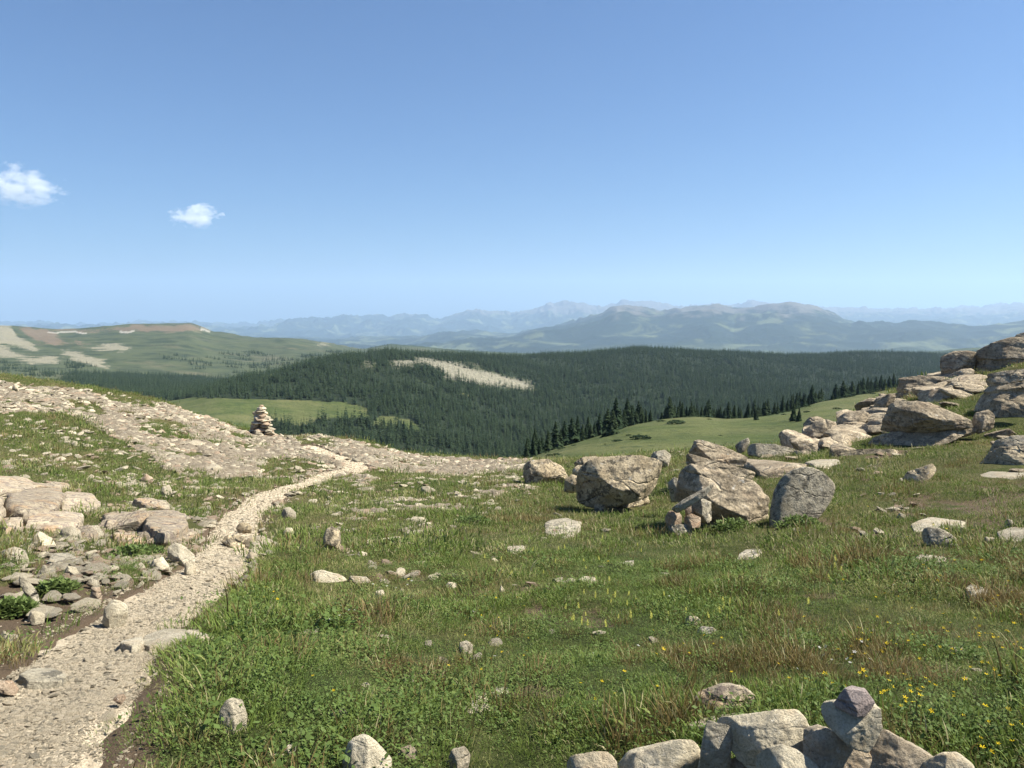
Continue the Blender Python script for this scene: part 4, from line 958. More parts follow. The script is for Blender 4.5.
rock('stone', 'stone', 'cream wedge shaped stone, the lower of the two stacked stones', [(821, 711), (824, 704), (840, 701), (868, 704), (881, 711), (882, 730), (875, 742), (867, 751), (850, 744), (836, 731)], M_CREAM, .9, r=2.150, seed=89, top=.35, sink=0, back=.5, amp=.8)
rock('stone', 'stone', 'purple grey slab stone crowning the two stacked stones', [(834, 703), (839, 695), (845, 689), (866, 692), (875, 704), (864, 715), (848, 712), (837, 709)], M_PURPLE, .9, r=2.142, seed=90, top=1.1, sink=0, back=.5, amp=.5)
rock('rock', 'rock', 'banded pale rock in the turf behind the front heap', [(693, 700), (697, 692), (719, 684), (743, 688), (760, 703), (758, 709), (735, 711), (700, 706)], M_OUT, .7, seed=91, top=.9, strata=.4)
rock('rock_slab', 'rock', 'flat half buried slab between front heap and banded rock', [(684, 724), (700, 716), (735, 712), (754, 713), (752, 720), (715, 728)], M_PALE, .5, seed=92, top=2.2)
# --- single stones in the grass, front to back
S = 'stone'
for lab, poly, mat, kw in [
    ('upright cream block standing alone in the grass right of the trail', [(220, 728), (219, 712), (224, 702), (233, 698), (243, 700), (247, 715), (246, 728), (234, 733)], M_CREAM, dict(top=.9, p=70, seed=100)),
    ('big cream and orange stone cut by the bottom of the view', [(341, 766), (347, 746), (352, 741), (367, 735), (376, 741), (392, 760), (390, 772), (366, 785), (344, 785)], M_CREAM, dict(top=.8, seed=101)),
    ('small pinkish stone right of the big cream and orange stone', [(397, 757), (401, 749), (412, 746), (417, 752), (415, 760)], M_PALE, dict(seed=102)),
    ('small stone, right one of a pair in the grass near the bottom', [(283, 752), (287, 746), (296, 745), (295, 751), (287, 755)], M_PALE, dict(seed=103)),
    ('small flat stone, left one of a pair in the grass near the bottom', [(268, 758), (272, 754), (284, 754), (285, 759)], M_PALE, dict(seed=104)),
    ('tan stone at the bottom between two grass tufts left of the heap', [(442, 770), (452, 751), (465, 748), (470, 755), (466, 772)], M_PALE, dict(seed=105)),
    ('low pale stone, upper one of a flat cluster in mid meadow turf', [(470, 697), (477, 691), (487, 692), (488, 700), (474, 701)], M_CREAM, dict(seed=106, top=1.5)),
    ('low pale stone, lower one of a flat cluster in mid meadow turf', [(462, 709), (470, 701), (488, 702), (490, 707), (470, 712)], M_CREAM, dict(seed=107, top=1.8)),
    ('flat tan stone right of the flat stone cluster in mid meadow turf', [(490, 692), (495, 686), (508, 685), (508, 691), (496, 695)], M_PALE, dict(seed=108, top=1.8)),
    ('small rounded tan stone alone in the open grass of mid meadow', [(458, 651), (460, 643), (467, 641), (473, 645), (472, 653), (463, 654)], M_PALE, dict(seed=109)),
    ('flat cream sliver in the grass above the pair of bottom stones', [(400, 680), (406, 677), (417, 677), (418, 681), (405, 683)], M_CREAM, dict(seed=110)),
    ('small white cube shaped stone below the long white rock', [(375, 597), (376, 591), (383, 590), (385, 596), (383, 600), (376, 600)], M_CREAM, dict(seed=111)),
    ('long white rock lying on its side in the grass', [(310, 575), (318, 571), (324, 570), (340, 575), (352, 580), (350, 585), (330, 584), (314, 580)], M_CREAM, dict(seed=112, top=1.0)),
    ('pale rock lying end to end with the long white rock', [(349, 579), (352, 576), (366, 577), (374, 582), (373, 585), (352, 585)], M_PALE, dict(seed=113, top=1.2)),
    ('grey pointed rock standing upright in the grass by the trail', [(323, 538), (327, 529), (332, 527), (340, 531), (341, 550), (332, 552), (325, 546)], M_BOULDER, dict(seed=114, top=.5)),
    ('broad pale stone left of the grey pointed rock', [(281, 515), (284, 508), (290, 507), (296, 512), (296, 518), (284, 519)], M_PALE, dict(seed=115)),
    ('round white stone below the broad pale stone by the trail', [(283, 533), (286, 528), (292, 528), (294, 532), (291, 535), (284, 535)], M_CREAM, dict(seed=116)),
    ('cream stone right of the grey pointed rock', [(356, 556), (360, 551), (367, 553), (368, 557), (360, 558)], M_CREAM, dict(seed=117)),
    ('tan flat stone at the foot of the grey pointed rock', [(318, 550), (321, 547), (328, 548), (328, 551), (320, 552)], M_PALE, dict(seed=118)),
    ('pinkish stone far up the meadow toward the bend of the trail', [(420, 492), (422, 487), (428, 486), (436, 491), (434, 494), (424, 494)], M_PALE, dict(seed=119)),
    ('white stone among low leaves in upper mid meadow', [(445, 586), (449, 582), (456, 583), (457, 588), (448, 589)], M_CREAM, dict(seed=120)),
    ('small white wedge standing upright in mid meadow', [(498, 592), (501, 585), (504, 590), (505, 594), (499, 594)], M_CREAM, dict(seed=121)),
    ('white block in the grass of the right meadow', [(685, 622), (687, 616), (697, 617), (701, 621), (699, 626), (689, 626)], M_CREAM, dict(seed=122)),
    ('small grey stone touching the white block in the right meadow', [(697, 631), (701, 627), (712, 628), (717, 631), (710, 635), (699, 635)], M_GREY, dict(seed=123)),
    ('flat pale stone below the slab in the boulder shadow', [(578, 579), (584, 575), (594, 576), (597, 580), (588, 583)], M_PALE, dict(seed=124, top=1.8)),
    ('low stone in the grass beneath the reddish heap', [(617, 563), (625, 557), (634, 559), (633, 565), (622, 566)], M_GREY, dict(seed=125, top=1.8)),
    ('pale flake in the grass at left of the big boulder meadow', [(556, 538), (566, 533), (575, 531), (573, 536), (560, 541)], M_PALE, dict(seed=126, top=1.8)),
    ('half buried pale stone under yellow flowers in mid meadow', [(506, 547), (512, 542), (524, 543), (524, 548), (512, 550)], M_PALE, dict(seed=127, top=1.6)),
    # along the trail and the bank on its left
    ('square cream block at the left edge of the trail', [(102, 622), (105, 609), (112, 600), (121, 602), (128, 608), (125, 618), (115, 625), (104, 625)], M_CREAM, dict(seed=130, top=1.0)),
    ('brown stone set in the dark soil edge of the trail', [(113, 700), (117, 695), (124, 694), (126, 698), (120, 702)], M_BROWN, dict(seed=131)),
    ('white stone with a shaded front in the left bank', [(28, 619), (30, 612), (38, 611), (45, 614), (44, 621), (33, 622)], M_CREAM, dict(seed=132)),
    ('long grey stone leaning down the bank at far left', [(19, 584), (20, 576), (26, 578), (38, 596), (40, 606), (33, 604)], M_GREY, dict(seed=133)),
    ('stone lying in brown grass at the left edge above the trail', [(0, 637), (3, 631), (10, 634), (13, 640), (8, 644), (0, 643)], M_PALE, dict(seed=134)),
    ('pinkish stone at the left edge beside the trail', [(-8, 690), (-4, 682), (12, 681), (19, 687), (14, 692)], M_BROWN, dict(seed=135)),
    ('white triangular rock on the left bank below the tan ledge', [(30, 545), (34, 536), (40, 532), (51, 538), (58, 547), (48, 549), (36, 549)], M_CREAM, dict(seed=136)),
    ('rounded tan rock, left one of two beneath the tan ledge', [(59, 536), (63, 528), (72, 526), (80, 530), (82, 538), (70, 540)], M_PALE, dict(seed=137)),
    ('rounded tan rock, right one of two beneath the tan ledge', [(84, 533), (88, 526), (98, 525), (104, 533), (103, 538), (90, 539)], M_PALE, dict(seed=138)),
    ('flat bright rock above the white triangular rock', [(22, 529), (30, 523), (46, 521), (54, 526), (48, 530), (30, 532)], M_CREAM, dict(seed=139)),
    ('grey lichen spotted rock at far left of the bank', [(-4, 560), (2, 551), (14, 547), (26, 551), (30, 560), (12, 564)], M_GREY, dict(seed=140)),
    ('flat grey rock below the white triangular rock', [(47, 560), (54, 551), (70, 552), (81, 560), (74, 565), (54, 565)], M_GREY, dict(seed=141, top=1.4)),
    ('small white stone under the flat grey rock', [(64, 573), (68, 566), (76, 568), (80, 574), (73, 577)], M_CREAM, dict(seed=142)),
    ('narrow upright stone left of the small white stone', [(40, 573), (43, 565), (47, 565), (47, 575), (42, 577)], M_PALE, dict(seed=143)),
    ('reddish tan block in the soil of the left bank', [(90, 597), (92, 588), (100, 587), (102, 597), (96, 601)], M_BROWN, dict(seed=144)),
    ('small tan stone above the reddish tan block', [(86, 584), (91, 578), (99, 581), (100, 586), (92, 587)], M_PALE, dict(seed=145)),
    ('bright angular stone at the turf edge left of the trail', [(149, 568), (154, 560), (163, 557), (169, 566), (167, 571), (152, 571)], M_CREAM, dict(seed=146)),
    ('pale boulder at the trail side beneath the tan ledge', [(167, 560), (168, 548), (174, 543), (184, 546), (194, 555), (196, 561), (184, 563)], M_PALE, dict(seed=147)),
    ('small cream stone below the pale boulder at the trail side', [(184, 571), (185, 563), (190, 561), (196, 568), (195, 572)], M_CREAM, dict(seed=148)),
    ('flat stone in turf between tan ledge and trail boulder', [(124, 563), (130, 559), (140, 561), (138, 566), (127, 566)], M_PALE, dict(seed=149, top=1.5)),
    ('rounded pale rock on top of the tan ledge near the trail', [(151, 506), (157, 500), (166, 500), (172, 506), (171, 511), (156, 511)], M_PALE, dict(seed=150)),
    ('upright pale stone in the grass above the tan ledge', [(160, 496), (162, 487), (169, 485), (172, 492), (170, 498), (162, 498)], M_PALE, dict(seed=151)),
    ('pinkish flat stone left of the upright pale stone', [(140, 481), (146, 474), (153, 478), (152, 483), (144, 484)], M_BROWN, dict(seed=152)),
    ('bright stone high on the stony slope above the trail', [(167, 447), (169, 443), (175, 444), (176, 449), (169, 449)], M_CREAM, dict(seed=153)),
    ('white upright stone on the left skyline', [(12, 389), (14, 384), (17, 384), (19, 390), (18, 392), (13, 392)], M_CREAM, dict(seed=154)),
    ('tan rock in the middle of the trail bend', [(236, 528), (240, 523), (248, 523), (252, 527), (251, 532), (240, 532)], M_BOULDER, dict(seed=155)),
    ('tan rock at the right of the trail below the bend', [(221, 543), (226, 536), (240, 535), (246, 540), (244, 546), (228, 546)], M_BOULDER, dict(seed=156)),
    ('pale flat rock right of the trail beside the grass', [(243, 545), (248, 538), (262, 536), (280, 543), (276, 546), (254, 548)], M_PALE, dict(seed=157, top=1.3)),
    ('small rock touching the turf right of the trail', [(246, 558), (250, 552), (257, 554), (258, 559), (250, 561)], M_PALE, dict(seed=158)),
    ('thin white flake in grass right of the trail', [(256, 590), (259, 588), (267, 589), (267, 591), (258, 592)], M_CREAM, dict(seed=159))]:
    rock(S, S, lab, poly, mat, kw.pop('depth', .85), **kw)
for lab, poly, kw in [('flat slab, left one of three crossing the trail as a step', [(120, 642), (123, 637), (130, 634), (142, 635), (144, 641), (134, 645)], dict(seed=160)),
                      ('longest slab, middle one of three crossing the trail as a step', [(141, 639), (146, 632), (165, 628), (200, 629), (203, 634), (180, 640), (150, 643)], dict(seed=161)),
                      ('pointed slab, right one of three at the trail step', [(184, 632), (190, 628), (206, 629), (214, 630), (213, 636), (200, 638)], dict(seed=162)),
                      ('half buried grey slab at the left side of the trail', [(20, 673), (30, 667), (52, 667), (67, 674), (60, 677), (30, 677)], dict(seed=163))]:
    rock('rock_slab', 'rock', lab, poly, M_PALE if kw['seed'] != 163 else M_GREY, .6, top=1.8, **kw)
# --- the tan ledge on the left
for lab, poly, th, sd in [
    ('broad tan plate of the left ledge with purple lichen, set in turf', [(8, 492), (30, 486), (58, 485), (66, 494), (58, 506), (30, 509), (6, 503)], .12, 170),
    ('tan plate of the left ledge right of the broad lichened plate', [(66, 487), (92, 491), (101, 501), (92, 511), (70, 509), (62, 498)], .11, 171),
    ('upper step of the tan ledge at the left edge of view', [(-50, 478), (-10, 471), (20, 473), (38, 480), (28, 487), (-20, 489)], .15, 172),
    ('narrow upper strip of the left ledge', [(30, 481), (62, 484), (60, 487), (32, 486)], .12, 179),
    ('cracked plate of the left ledge at the edge of view', [(-60, 496), (-20, 492), (4, 495), (2, 510), (-30, 514), (-60, 512)], .13, 173),
    ('lower tan plate of the left ledge above the two rounded rocks', [(30, 512), (62, 509), (84, 513), (80, 523), (50, 524), (26, 521)], .10, 174),
    ('stepped block of the left ledge near the trail', [(104, 513), (116, 509), (140, 510), (142, 518), (130, 521), (108, 521)], .08, 175),
    ('end block of the left ledge at the trail side', [(144, 511), (172, 509), (186, 514), (187, 521), (166, 525), (146, 520)], .08, 176),
    ('low front plate of the left ledge beside the trail', [(112, 532), (134, 532), (152, 530), (164, 537), (150, 541), (120, 539)], .08, 177),
    ('small corner plate of the left ledge under the broad plate', [(2, 514), (22, 513), (24, 524), (6, 527)], .10, 178)]:
    rock('rock_slab', 'rock', lab, poly, M_OUT, flat=th, seed=sd, strata=.5, amp=1.6, group='plates of the tan ledge')
# --- the tall cairn on the left crest
def cairn():
    q = random.Random(12); g = hit(262, 436); r = math.hypot(g[0], g[1]); d = ray(262, 430)
    x, y = d[0] * r, d[1] * r; z = H([x], [y])[0] - .05
    top = d[2] * 0 + ray(262, 405)[2] * r
    hh = top - z
    root = bpy.data.objects.new('stone_cairn', None); COL.objects.link(root); root.location = (x, y, z)
    tag(root, 'tall pointed cairn of stacked flat stones on the left crest', 'cairn')
    zz = 0; lvl = 0
    while zz < hh * .97:
        t = zz / hh; R = .60 * (hh / 1.4) * ((1 - t) ** .75) * (1.0 if t > .12 else 1.02) + .03
        th = q.uniform(.08, .15) * (1 if t < .7 else .8); nst = max(1, int(round(R * 8.5)))
        a0 = q.uniform(0, 6.28)
        for k in range(nst):
            a = a0 + 6.283 * k / nst; sz = min(.23, R * .9 + .05) * q.uniform(.8, 1.15)
            off = max(0, R - sz * q.uniform(.7, 1.0)) if nst > 1 else q.uniform(0, .02)
            V, F = STONES[q.randrange(len(STONES))]
            V = V * np.array([sz, sz * q.uniform(.65, .9), th * q.uniform(.6, .85)])
            ca, sa = math.cos(a + q.uniform(-.4, .4)), math.sin(a + q.uniform(-.4, .4))
            tl = q.uniform(-.12, .12)
            G = np.column_stack([V[:, 0] * ca - V[:, 1] * sa + math.cos(a) * off, V[:, 0] * sa + V[:, 1] * ca + math.sin(a) * off, V[:, 2] + V[:, 0] * tl + zz + th * .5 + q.uniform(-.05, .05)])
            link('stone', mesh_np('stone', G, F, [q.choice([M_PALE, M_PALE, M_CREAM, M_BROWN])], 'edges'), root)
        zz += th * .82
    return root

def plain_stone(seed, n=9, p=70):
    q = random.Random(seed); N = []; Hh = []
    for k in range(15):
        v = np.array([q.gauss(0, 1), q.gauss(0, 1), q.gauss(0, 1)]); N.append(v / np.linalg.norm(v)); Hh.append(q.uniform(.68, 1.1))
    for s in (-1, 1): N.append(np.array([q.uniform(-.2, .2), q.uniform(-.2, .2), s])); Hh.append(q.uniform(.65, .9))
    V, F = carve(np.array(N), np.array(Hh), n, p)
    return roughen(V, 1.2, seed, .5), F
STONES = [plain_stone(300 + i) for i in range(16)]
cairn()

# ------------------------------------------------------------------ loose stones: the largest one by one, the rest as scree
ST_MESH = {}
for mi, mt in enumerate((M_PALE, M_CREAM, M_BROWN)):
    for i in range(10):
        V, F = STONES[i]; ST_MESH[mi, i] = mesh_np('loose_stone', V * np.array([.5, .42, .3]), F, [mt], 'edges')
rs = RS(33)
def sow(poly, count, smin, smax, label, group, flat=.7, rockmin=None, mats=(0, 0, 1), name='loose_stone', trail=None):
    P = np.array(poly); x0, y0 = P.min(0); x1, y1 = P.max(0); k = 0; tries = 0
    while k < count and tries < 6000:
        tries += 1; a, b = rs.uniform(x0, x1), rs.uniform(y0, y1)
        if not in_poly(np.array([a]), np.array([b]), poly)[0]: continue
        g = hit(a, b)
        if g is None: continue
        ro, so_, tr, gr = cover(g[None])
        if rockmin is not None and ro[0] < rockmin: continue
        if trail is not None and not (trail[0] < trail_dist(g[:1], g[1:2])[0] < trail[1]): continue
        s = smin * (smax / smin) ** rs.power(1.0) * 1.0
        o = link(name, ST_MESH[int(rs.choice(mats)), rs.randint(10)]); o.location = (g[0], g[1], g[2] + s * .10 * flat)
        o.scale = (s, s * rs.uniform(.7, 1.1), s * flat * rs.uniform(.6, 1.1)); o.rotation_euler = (rs.uniform(-.3, .3), rs.uniform(-.3, .3), rs.uniform(0, 6.28))
        tag(o, label, 'loose stone', group); FOOT.append((g[0], g[1], s * .35, s * .35, 0, s * .3)); k += 1
UP = [(0, 383), (60, 390), (105, 395), (170, 408), (207, 420), (246, 434), (256, 470), (220, 478), (165, 468), (110, 432), (60, 418), (0, 412)]
sow(UP, 92, .16, .5, 'pale angular stone on the stony slope between the trail and the left skyline', 'stones on the upper left slope', .6, .2)
sow([(275, 438), (340, 440), (363, 445), (410, 458), (520, 463), (530, 473), (470, 480), (420, 478), (372, 470), (300, 462)], 50, .15, .42, 'pale stone strewn along the crest where the trail goes over', 'stones along the crest', .65)
sow([(290, 490), (350, 478), (430, 480), (470, 500), (440, 535), (400, 555), (360, 530), (300, 512)], 45, .07, .24, 'small pale stone sprinkled in the grass below the trail bend', 'stones in the grass below the bend', .6)
sow([(0, 530), (110, 540), (150, 590), (110, 640), (60, 660), (0, 690)], 40, .05, .17, 'small stone in the bare soil of the bank left of the trail', 'stones in the soil of the left bank', .7, trail=(1.15, 99))
sow([(0, 420), (90, 430), (150, 470), (200, 490), (160, 500), (60, 480), (0, 465)], 40, .10, .34, 'pale stone lying in the dark turf patch on the left slope', 'stones in the turf patch', .5)
sow([(400, 540), (620, 530), (850, 560), (1000, 560), (1000, 700), (850, 650), (600, 700), (300, 740), (260, 640)], 26, .04, .12, 'small pale stone half hidden in the open meadow grass', 'stones in the open meadow', .7)

for i in range(10):
    ST_MESH[8, i] = mesh_np('broken_block', STONES[i][0] * np.array([.5, .42, .36]), STONES[i][1], [M_OUT], 'edges')
    ST_MESH[9, i] = mesh_np('broken_block', STONES[i][0] * np.array([.5, .42, .30]), STONES[i][1], [M_LEDGE], 'edges')
sow([(795, 432), (835, 410), (875, 400), (900, 395), (905, 405), (880, 432), (865, 452), (800, 455)], 34, .5, 1.5, 'angular block among the broken rocks left of the overhanging slab', 'broken blocks left of the overhanging slab', .8, mats=(9,), name='broken_block')
sow([(925, 385), (975, 362), (975, 392), (965, 412), (930, 400)], 16, .5, 1.3, 'angular block in the grass above the overhanging slab', 'broken blocks above the overhanging slab', .8, mats=(9,), name='broken_block')
sow([(690, 448), (800, 448), (830, 458), (760, 472), (700, 470)], 9, .2, .55, 'angular block in the turf behind the dark fronted ledge', 'broken blocks behind the ledge', .7, mats=(9,), name='broken_block')
sow([(520, 462), (600, 458), (575, 490), (530, 486)], 7, .2, .5, 'angular block at the crest left of the big square boulder', 'broken blocks left of the boulder', .7, mats=(9,), name='broken_block')
sow([(975, 440), (1030, 432), (1030, 475), (985, 470)], 6, .25, .6, 'angular block beside the broad pale ledge at the right', 'broken blocks by the pale ledge', .7, mats=(9,), name='broken_block')
sow([(-40, 476), (60, 484), (110, 505), (190, 515), (190, 548), (60, 540), (-40, 535)], 16, .2, .55, 'tan block broken from the ledge on the left bank', 'blocks of the tan ledge', .7, mats=(8,), name='broken_block')
M_GRAV = stone_material('cream_gravel', (.40, .335, .23), (.70, .605, .455), (.42, .31, .20), .3, .08, 8.0, (.2, .17, .14), crack=0.0)
for i in range(10): ST_MESH[7, i] = mesh_np('gravel_stone', STONES[i][0] * np.array([.5, .42, .3]), STONES[i][1], [M_GRAV], 'edges')
def scree():
    q = RS(44); protos = [proto('scree_source', ST_MESH[m, i]) for m in (0, 0, 1, 2) for i in range(6)]
    n = 110000; th = q.uniform(-.72, .5, n); r = np.exp(q.uniform(math.log(6), math.log(52), n))
    P = np.stack([r * np.sin(th), r * np.cos(th), 0 * r], -1); P[:, 2] = H(P[:, 0], P[:, 1])
    ro, so_, tr, gr = cover(P); qx, qy = project(P); stony = in_poly(qx, qy, [(-400, 400), (0, 412), (120, 440), (260, 470), (300, 480), (230, 520), (200, 560), (0, 640), (-400, 660)]) * (.18 + 1.2 * smooth(.0, .4, fbm(P[:, :2] * .7, 45, 3))) + .10 * in_poly(qx, qy, [(290, 490), (350, 478), (520, 470), (540, 490), (440, 540), (330, 560)]); k = q.rand(n) < np.clip(ro * .72 + so_ * .09 + .16 * stony, 0, 1) * (tr < .3)
    P = P[k]; r = r[k]; m = len(P)
    s = np.minimum(.03 + .006 * r, .22) * np.exp(q.normal(0, .55, m)); s = np.clip(s, .025, .05 + .008 * r)
    scl = np.stack([s, s * q.uniform(.7, 1.2, m), s * q.uniform(.35, .85, m)], -1)
    rot = np.stack([q.normal(0, .25, m), q.normal(0, .25, m), q.uniform(0, 6.28, m)], -1); P[:, 2] += s * .04
    o = scatter('scree', P, rot, scl, q.randint(0, len(protos), m), protos); o['label'] = 'pale broken scree covering the bare slope'
    print('scree', m)
def gravel():
    q = RS(45); protos = [proto('gravel_source', ST_MESH[m, i]) for m in (7, 7, 7, 7, 0) for i in range(4)]
    C2 = catmull(TP, 60); L = np.hypot(*np.diff(C2[:, :2], axis=0).T); rr = np.hypot(C2[:-1, 0], C2[:-1, 1])
    wgt = L / np.maximum(rr, 2.0) ** 1.5; wgt /= wgt.sum(); n = 110000
    i = q.choice(len(L), n, p=wgt); d = C2[i + 1, :2] - C2[i, :2]; d /= np.hypot(*d.T)[:, None]
    u = np.where(q.rand(n) < .12, q.normal(0, 1.05, n), np.clip(q.normal(0, .52, n), -1.3, 1.3)); p = C2[i, :2] + d * q.uniform(0, 1, n)[:, None] * L[i][:, None] + np.stack([-d[:, 1], d[:, 0]], -1) * (u * C2[i, 2])[:, None]
    r = np.hypot(p[:, 0], p[:, 1])
    s = np.clip((.0032 + .0008 * r) * np.exp(q.normal(0, .6, n)), .004, .06)
    uu = np.abs(u) / 1.16; z = H(p[:, 0], p[:, 1]) - .025 - .05 * np.minimum(uu, 1.15) ** 6 + .012 * vnoise(p * 6, 52) - .012 * (1 - np.minimum(uu, 1)) + s * .07; z = np.where(uu > .98, H(p[:, 0], p[:, 1]) - .022, z)
    scl = np.stack([s, s * q.uniform(.7, 1.2, n), s * q.uniform(.5, 1.0, n)], -1)
    rot = np.stack([q.normal(0, .3, n), q.normal(0, .3, n), q.uniform(0, 6.28, n)], -1)
    o = scatter('gravel', np.column_stack([p, z]), rot, scl, q.randint(0, len(protos), n), protos); o['label'] = 'loose pale gravel scattered over the trail'
scree(); gravel()
# ------------------------------------------------------------------ turf
def blade_material(name, a, b, dry, dry_bias=0.0, trans=.3):
    m = NT(name); P = m.pos(); oi = m.n('ShaderNodeObjectInfo')
    n1 = m.noise(P, .55, 5, .6); n2 = m.noise(P, 3.2, 4, .6)
    c = m.mix(m.math('ADD', m.math('MULTIPLY', oi.outputs['Random'], .65), m.math('MULTIPLY', n2, .35)), a, b)
    k = m.math('ADD', m.math('MULTIPLY', n1, .6), m.math('ADD', m.math('MULTIPLY', n2, .35), m.math('MULTIPLY', oi.outputs['Random'], .22)))
    c = m.mix(m.ramp(k, [(.60 - dry_bias, 0), (.74 - dry_bias, 1)]), c, dry)
    d = m.n('ShaderNodeBsdfPrincipled'); d.inputs['Roughness'].default_value = .6; d.inputs['Specular IOR Level'].default_value = .12
    t = m.n('ShaderNodeBsdfTranslucent'); mx = m.n('ShaderNodeMixShader'); mx.inputs[0].default_value = trans
    m.l(c, d.inputs['Base Color']); m.l(c, t.inputs[0]); m.l(d.outputs[0], mx.inputs[1]); m.l(t.outputs[0], mx.inputs[2]); m.l(mx.outputs[0], m.out.inputs['Surface'])
    return m.m
GRASS = blade_material('turf_grass', (.090, .138, .027), (.178, .230, .054), (.28, .26, .11))
SEDGE = blade_material('dry_sedge', (.12, .105, .036), (.19, .135, .055), (.25, .18, .085), .03)
LEAF = blade_material('alpine_leaves', (.066, .108, .026), (.12, .170, .046), (.17, .18, .06), -.05)
WILLOW = blade_material('willow_leaves', (.085, .13, .034), (.14, .185, .06), (.15, .17, .06), -.08)

STRAW = blade_material('straw_blades', (.26, .24, .12), (.36, .33, .18), (.38, .33, .20))
def tuft(name, seed, blades, radius, length, width, mat, spread=.5, seg=3, straw=.13):
    q = random.Random(seed); V = []; F = []; MI = []
    for b in range(blades):
        rr = radius * math.sqrt(q.random()); a = q.uniform(0, 6.283); bx, by = rr * math.cos(a), rr * math.sin(a)
        L = length * q.uniform(.45, 1.15); az = a + q.uniform(-1.2, 1.2); ln = spread * q.uniform(.2, 1.3)
        w = width * q.uniform(.7, 1.3); f = q.uniform(0, 6.28); wx, wy = math.cos(f) * w * .5, math.sin(f) * w * .5
        k = len(V); x, y, z = bx, by, -.01; ang = ln * .35
        for s in range(seg):
            t = 1 - s / seg * .55
            V += [(x - wx * t, y - wy * t, z), (x + wx * t, y + wy * t, z)]
            st = L / seg; x += math.cos(az) * math.sin(ang) * st; y += math.sin(az) * math.sin(ang) * st; z += math.cos(ang) * st; ang += ln * .55
        V.append((x, y, z)); st_ = q.random() < straw; MI += [1 if st_ else 0] * seg
        for s in range(seg - 1): F.append((k + 2 * s, k + 2 * s + 1, k + 2 * s + 3, k + 2 * s + 2))
        F.append((k + 2 * seg - 2, k + 2 * seg - 1, k + 2 * seg))
    me = mesh_np(name, np.array(V), F, [mat, STRAW]); me.polygons.foreach_set('material_index', np.array(MI, np.int32)); return me
def herb(name, seed, leaves, radius, size, mat, height=.05):
    q = random.Random(seed); V = []; F = []
    for b in range(leaves):
        a = q.uniform(0, 6.283); rr = radius * math.sqrt(q.random()); az = q.uniform(0, 6.283); up = q.uniform(.1, .9)
        c = np.array([rr * math.cos(a), rr * math.sin(a), height * q.uniform(.15, 1.1)]); L = size * q.uniform(.6, 1.3); W = L * q.uniform(.25, .4)
        d = np.array([math.cos(az) * math.cos(up), math.sin(az) * math.cos(up), math.sin(up)]); s = np.array([-math.sin(az), math.cos(az), q.uniform(-.3, .3)])
        k = len(V); V += [c, c + d * L * .5 + s * W, c + d * L, c + d * L * .5 - s * W]; F.append((k, k + 1, k + 2, k + 3))
    return mesh_np(name, np.array(V), F, [mat])
T = [proto('turf_source', tuft('turf_tuft', 400 + i, 46, .085, [.030, .040, .026, .048][i], .003, GRASS, [1.0, .9, 1.2, .8][i])) for i in range(4)]
T += [proto('turf_source', herb('herb_tuft', 410 + i, 40, .075, [.0085, .0115][i], LEAF, [.022, .030][i])) for i in range(2)]
T += [proto('turf_source', tuft('sedge_tuft', 420 + i, 40, .06, [.06, .078][i], .0028, SEDGE, [.6, .7][i])) for i in range(2)]
# coarser tufts for ground further off
T += [proto('turf_source', tuft('far_tuft', 430 + i, 46, .17, [.038, .05, .034][i], .006, [GRASS, GRASS, LEAF][i], 1.3, 2)) for i in range(3)]
T += [proto('turf_source', tuft('far_sedge', 440, 26, .13, .075, .005, SEDGE, .8, 2))]

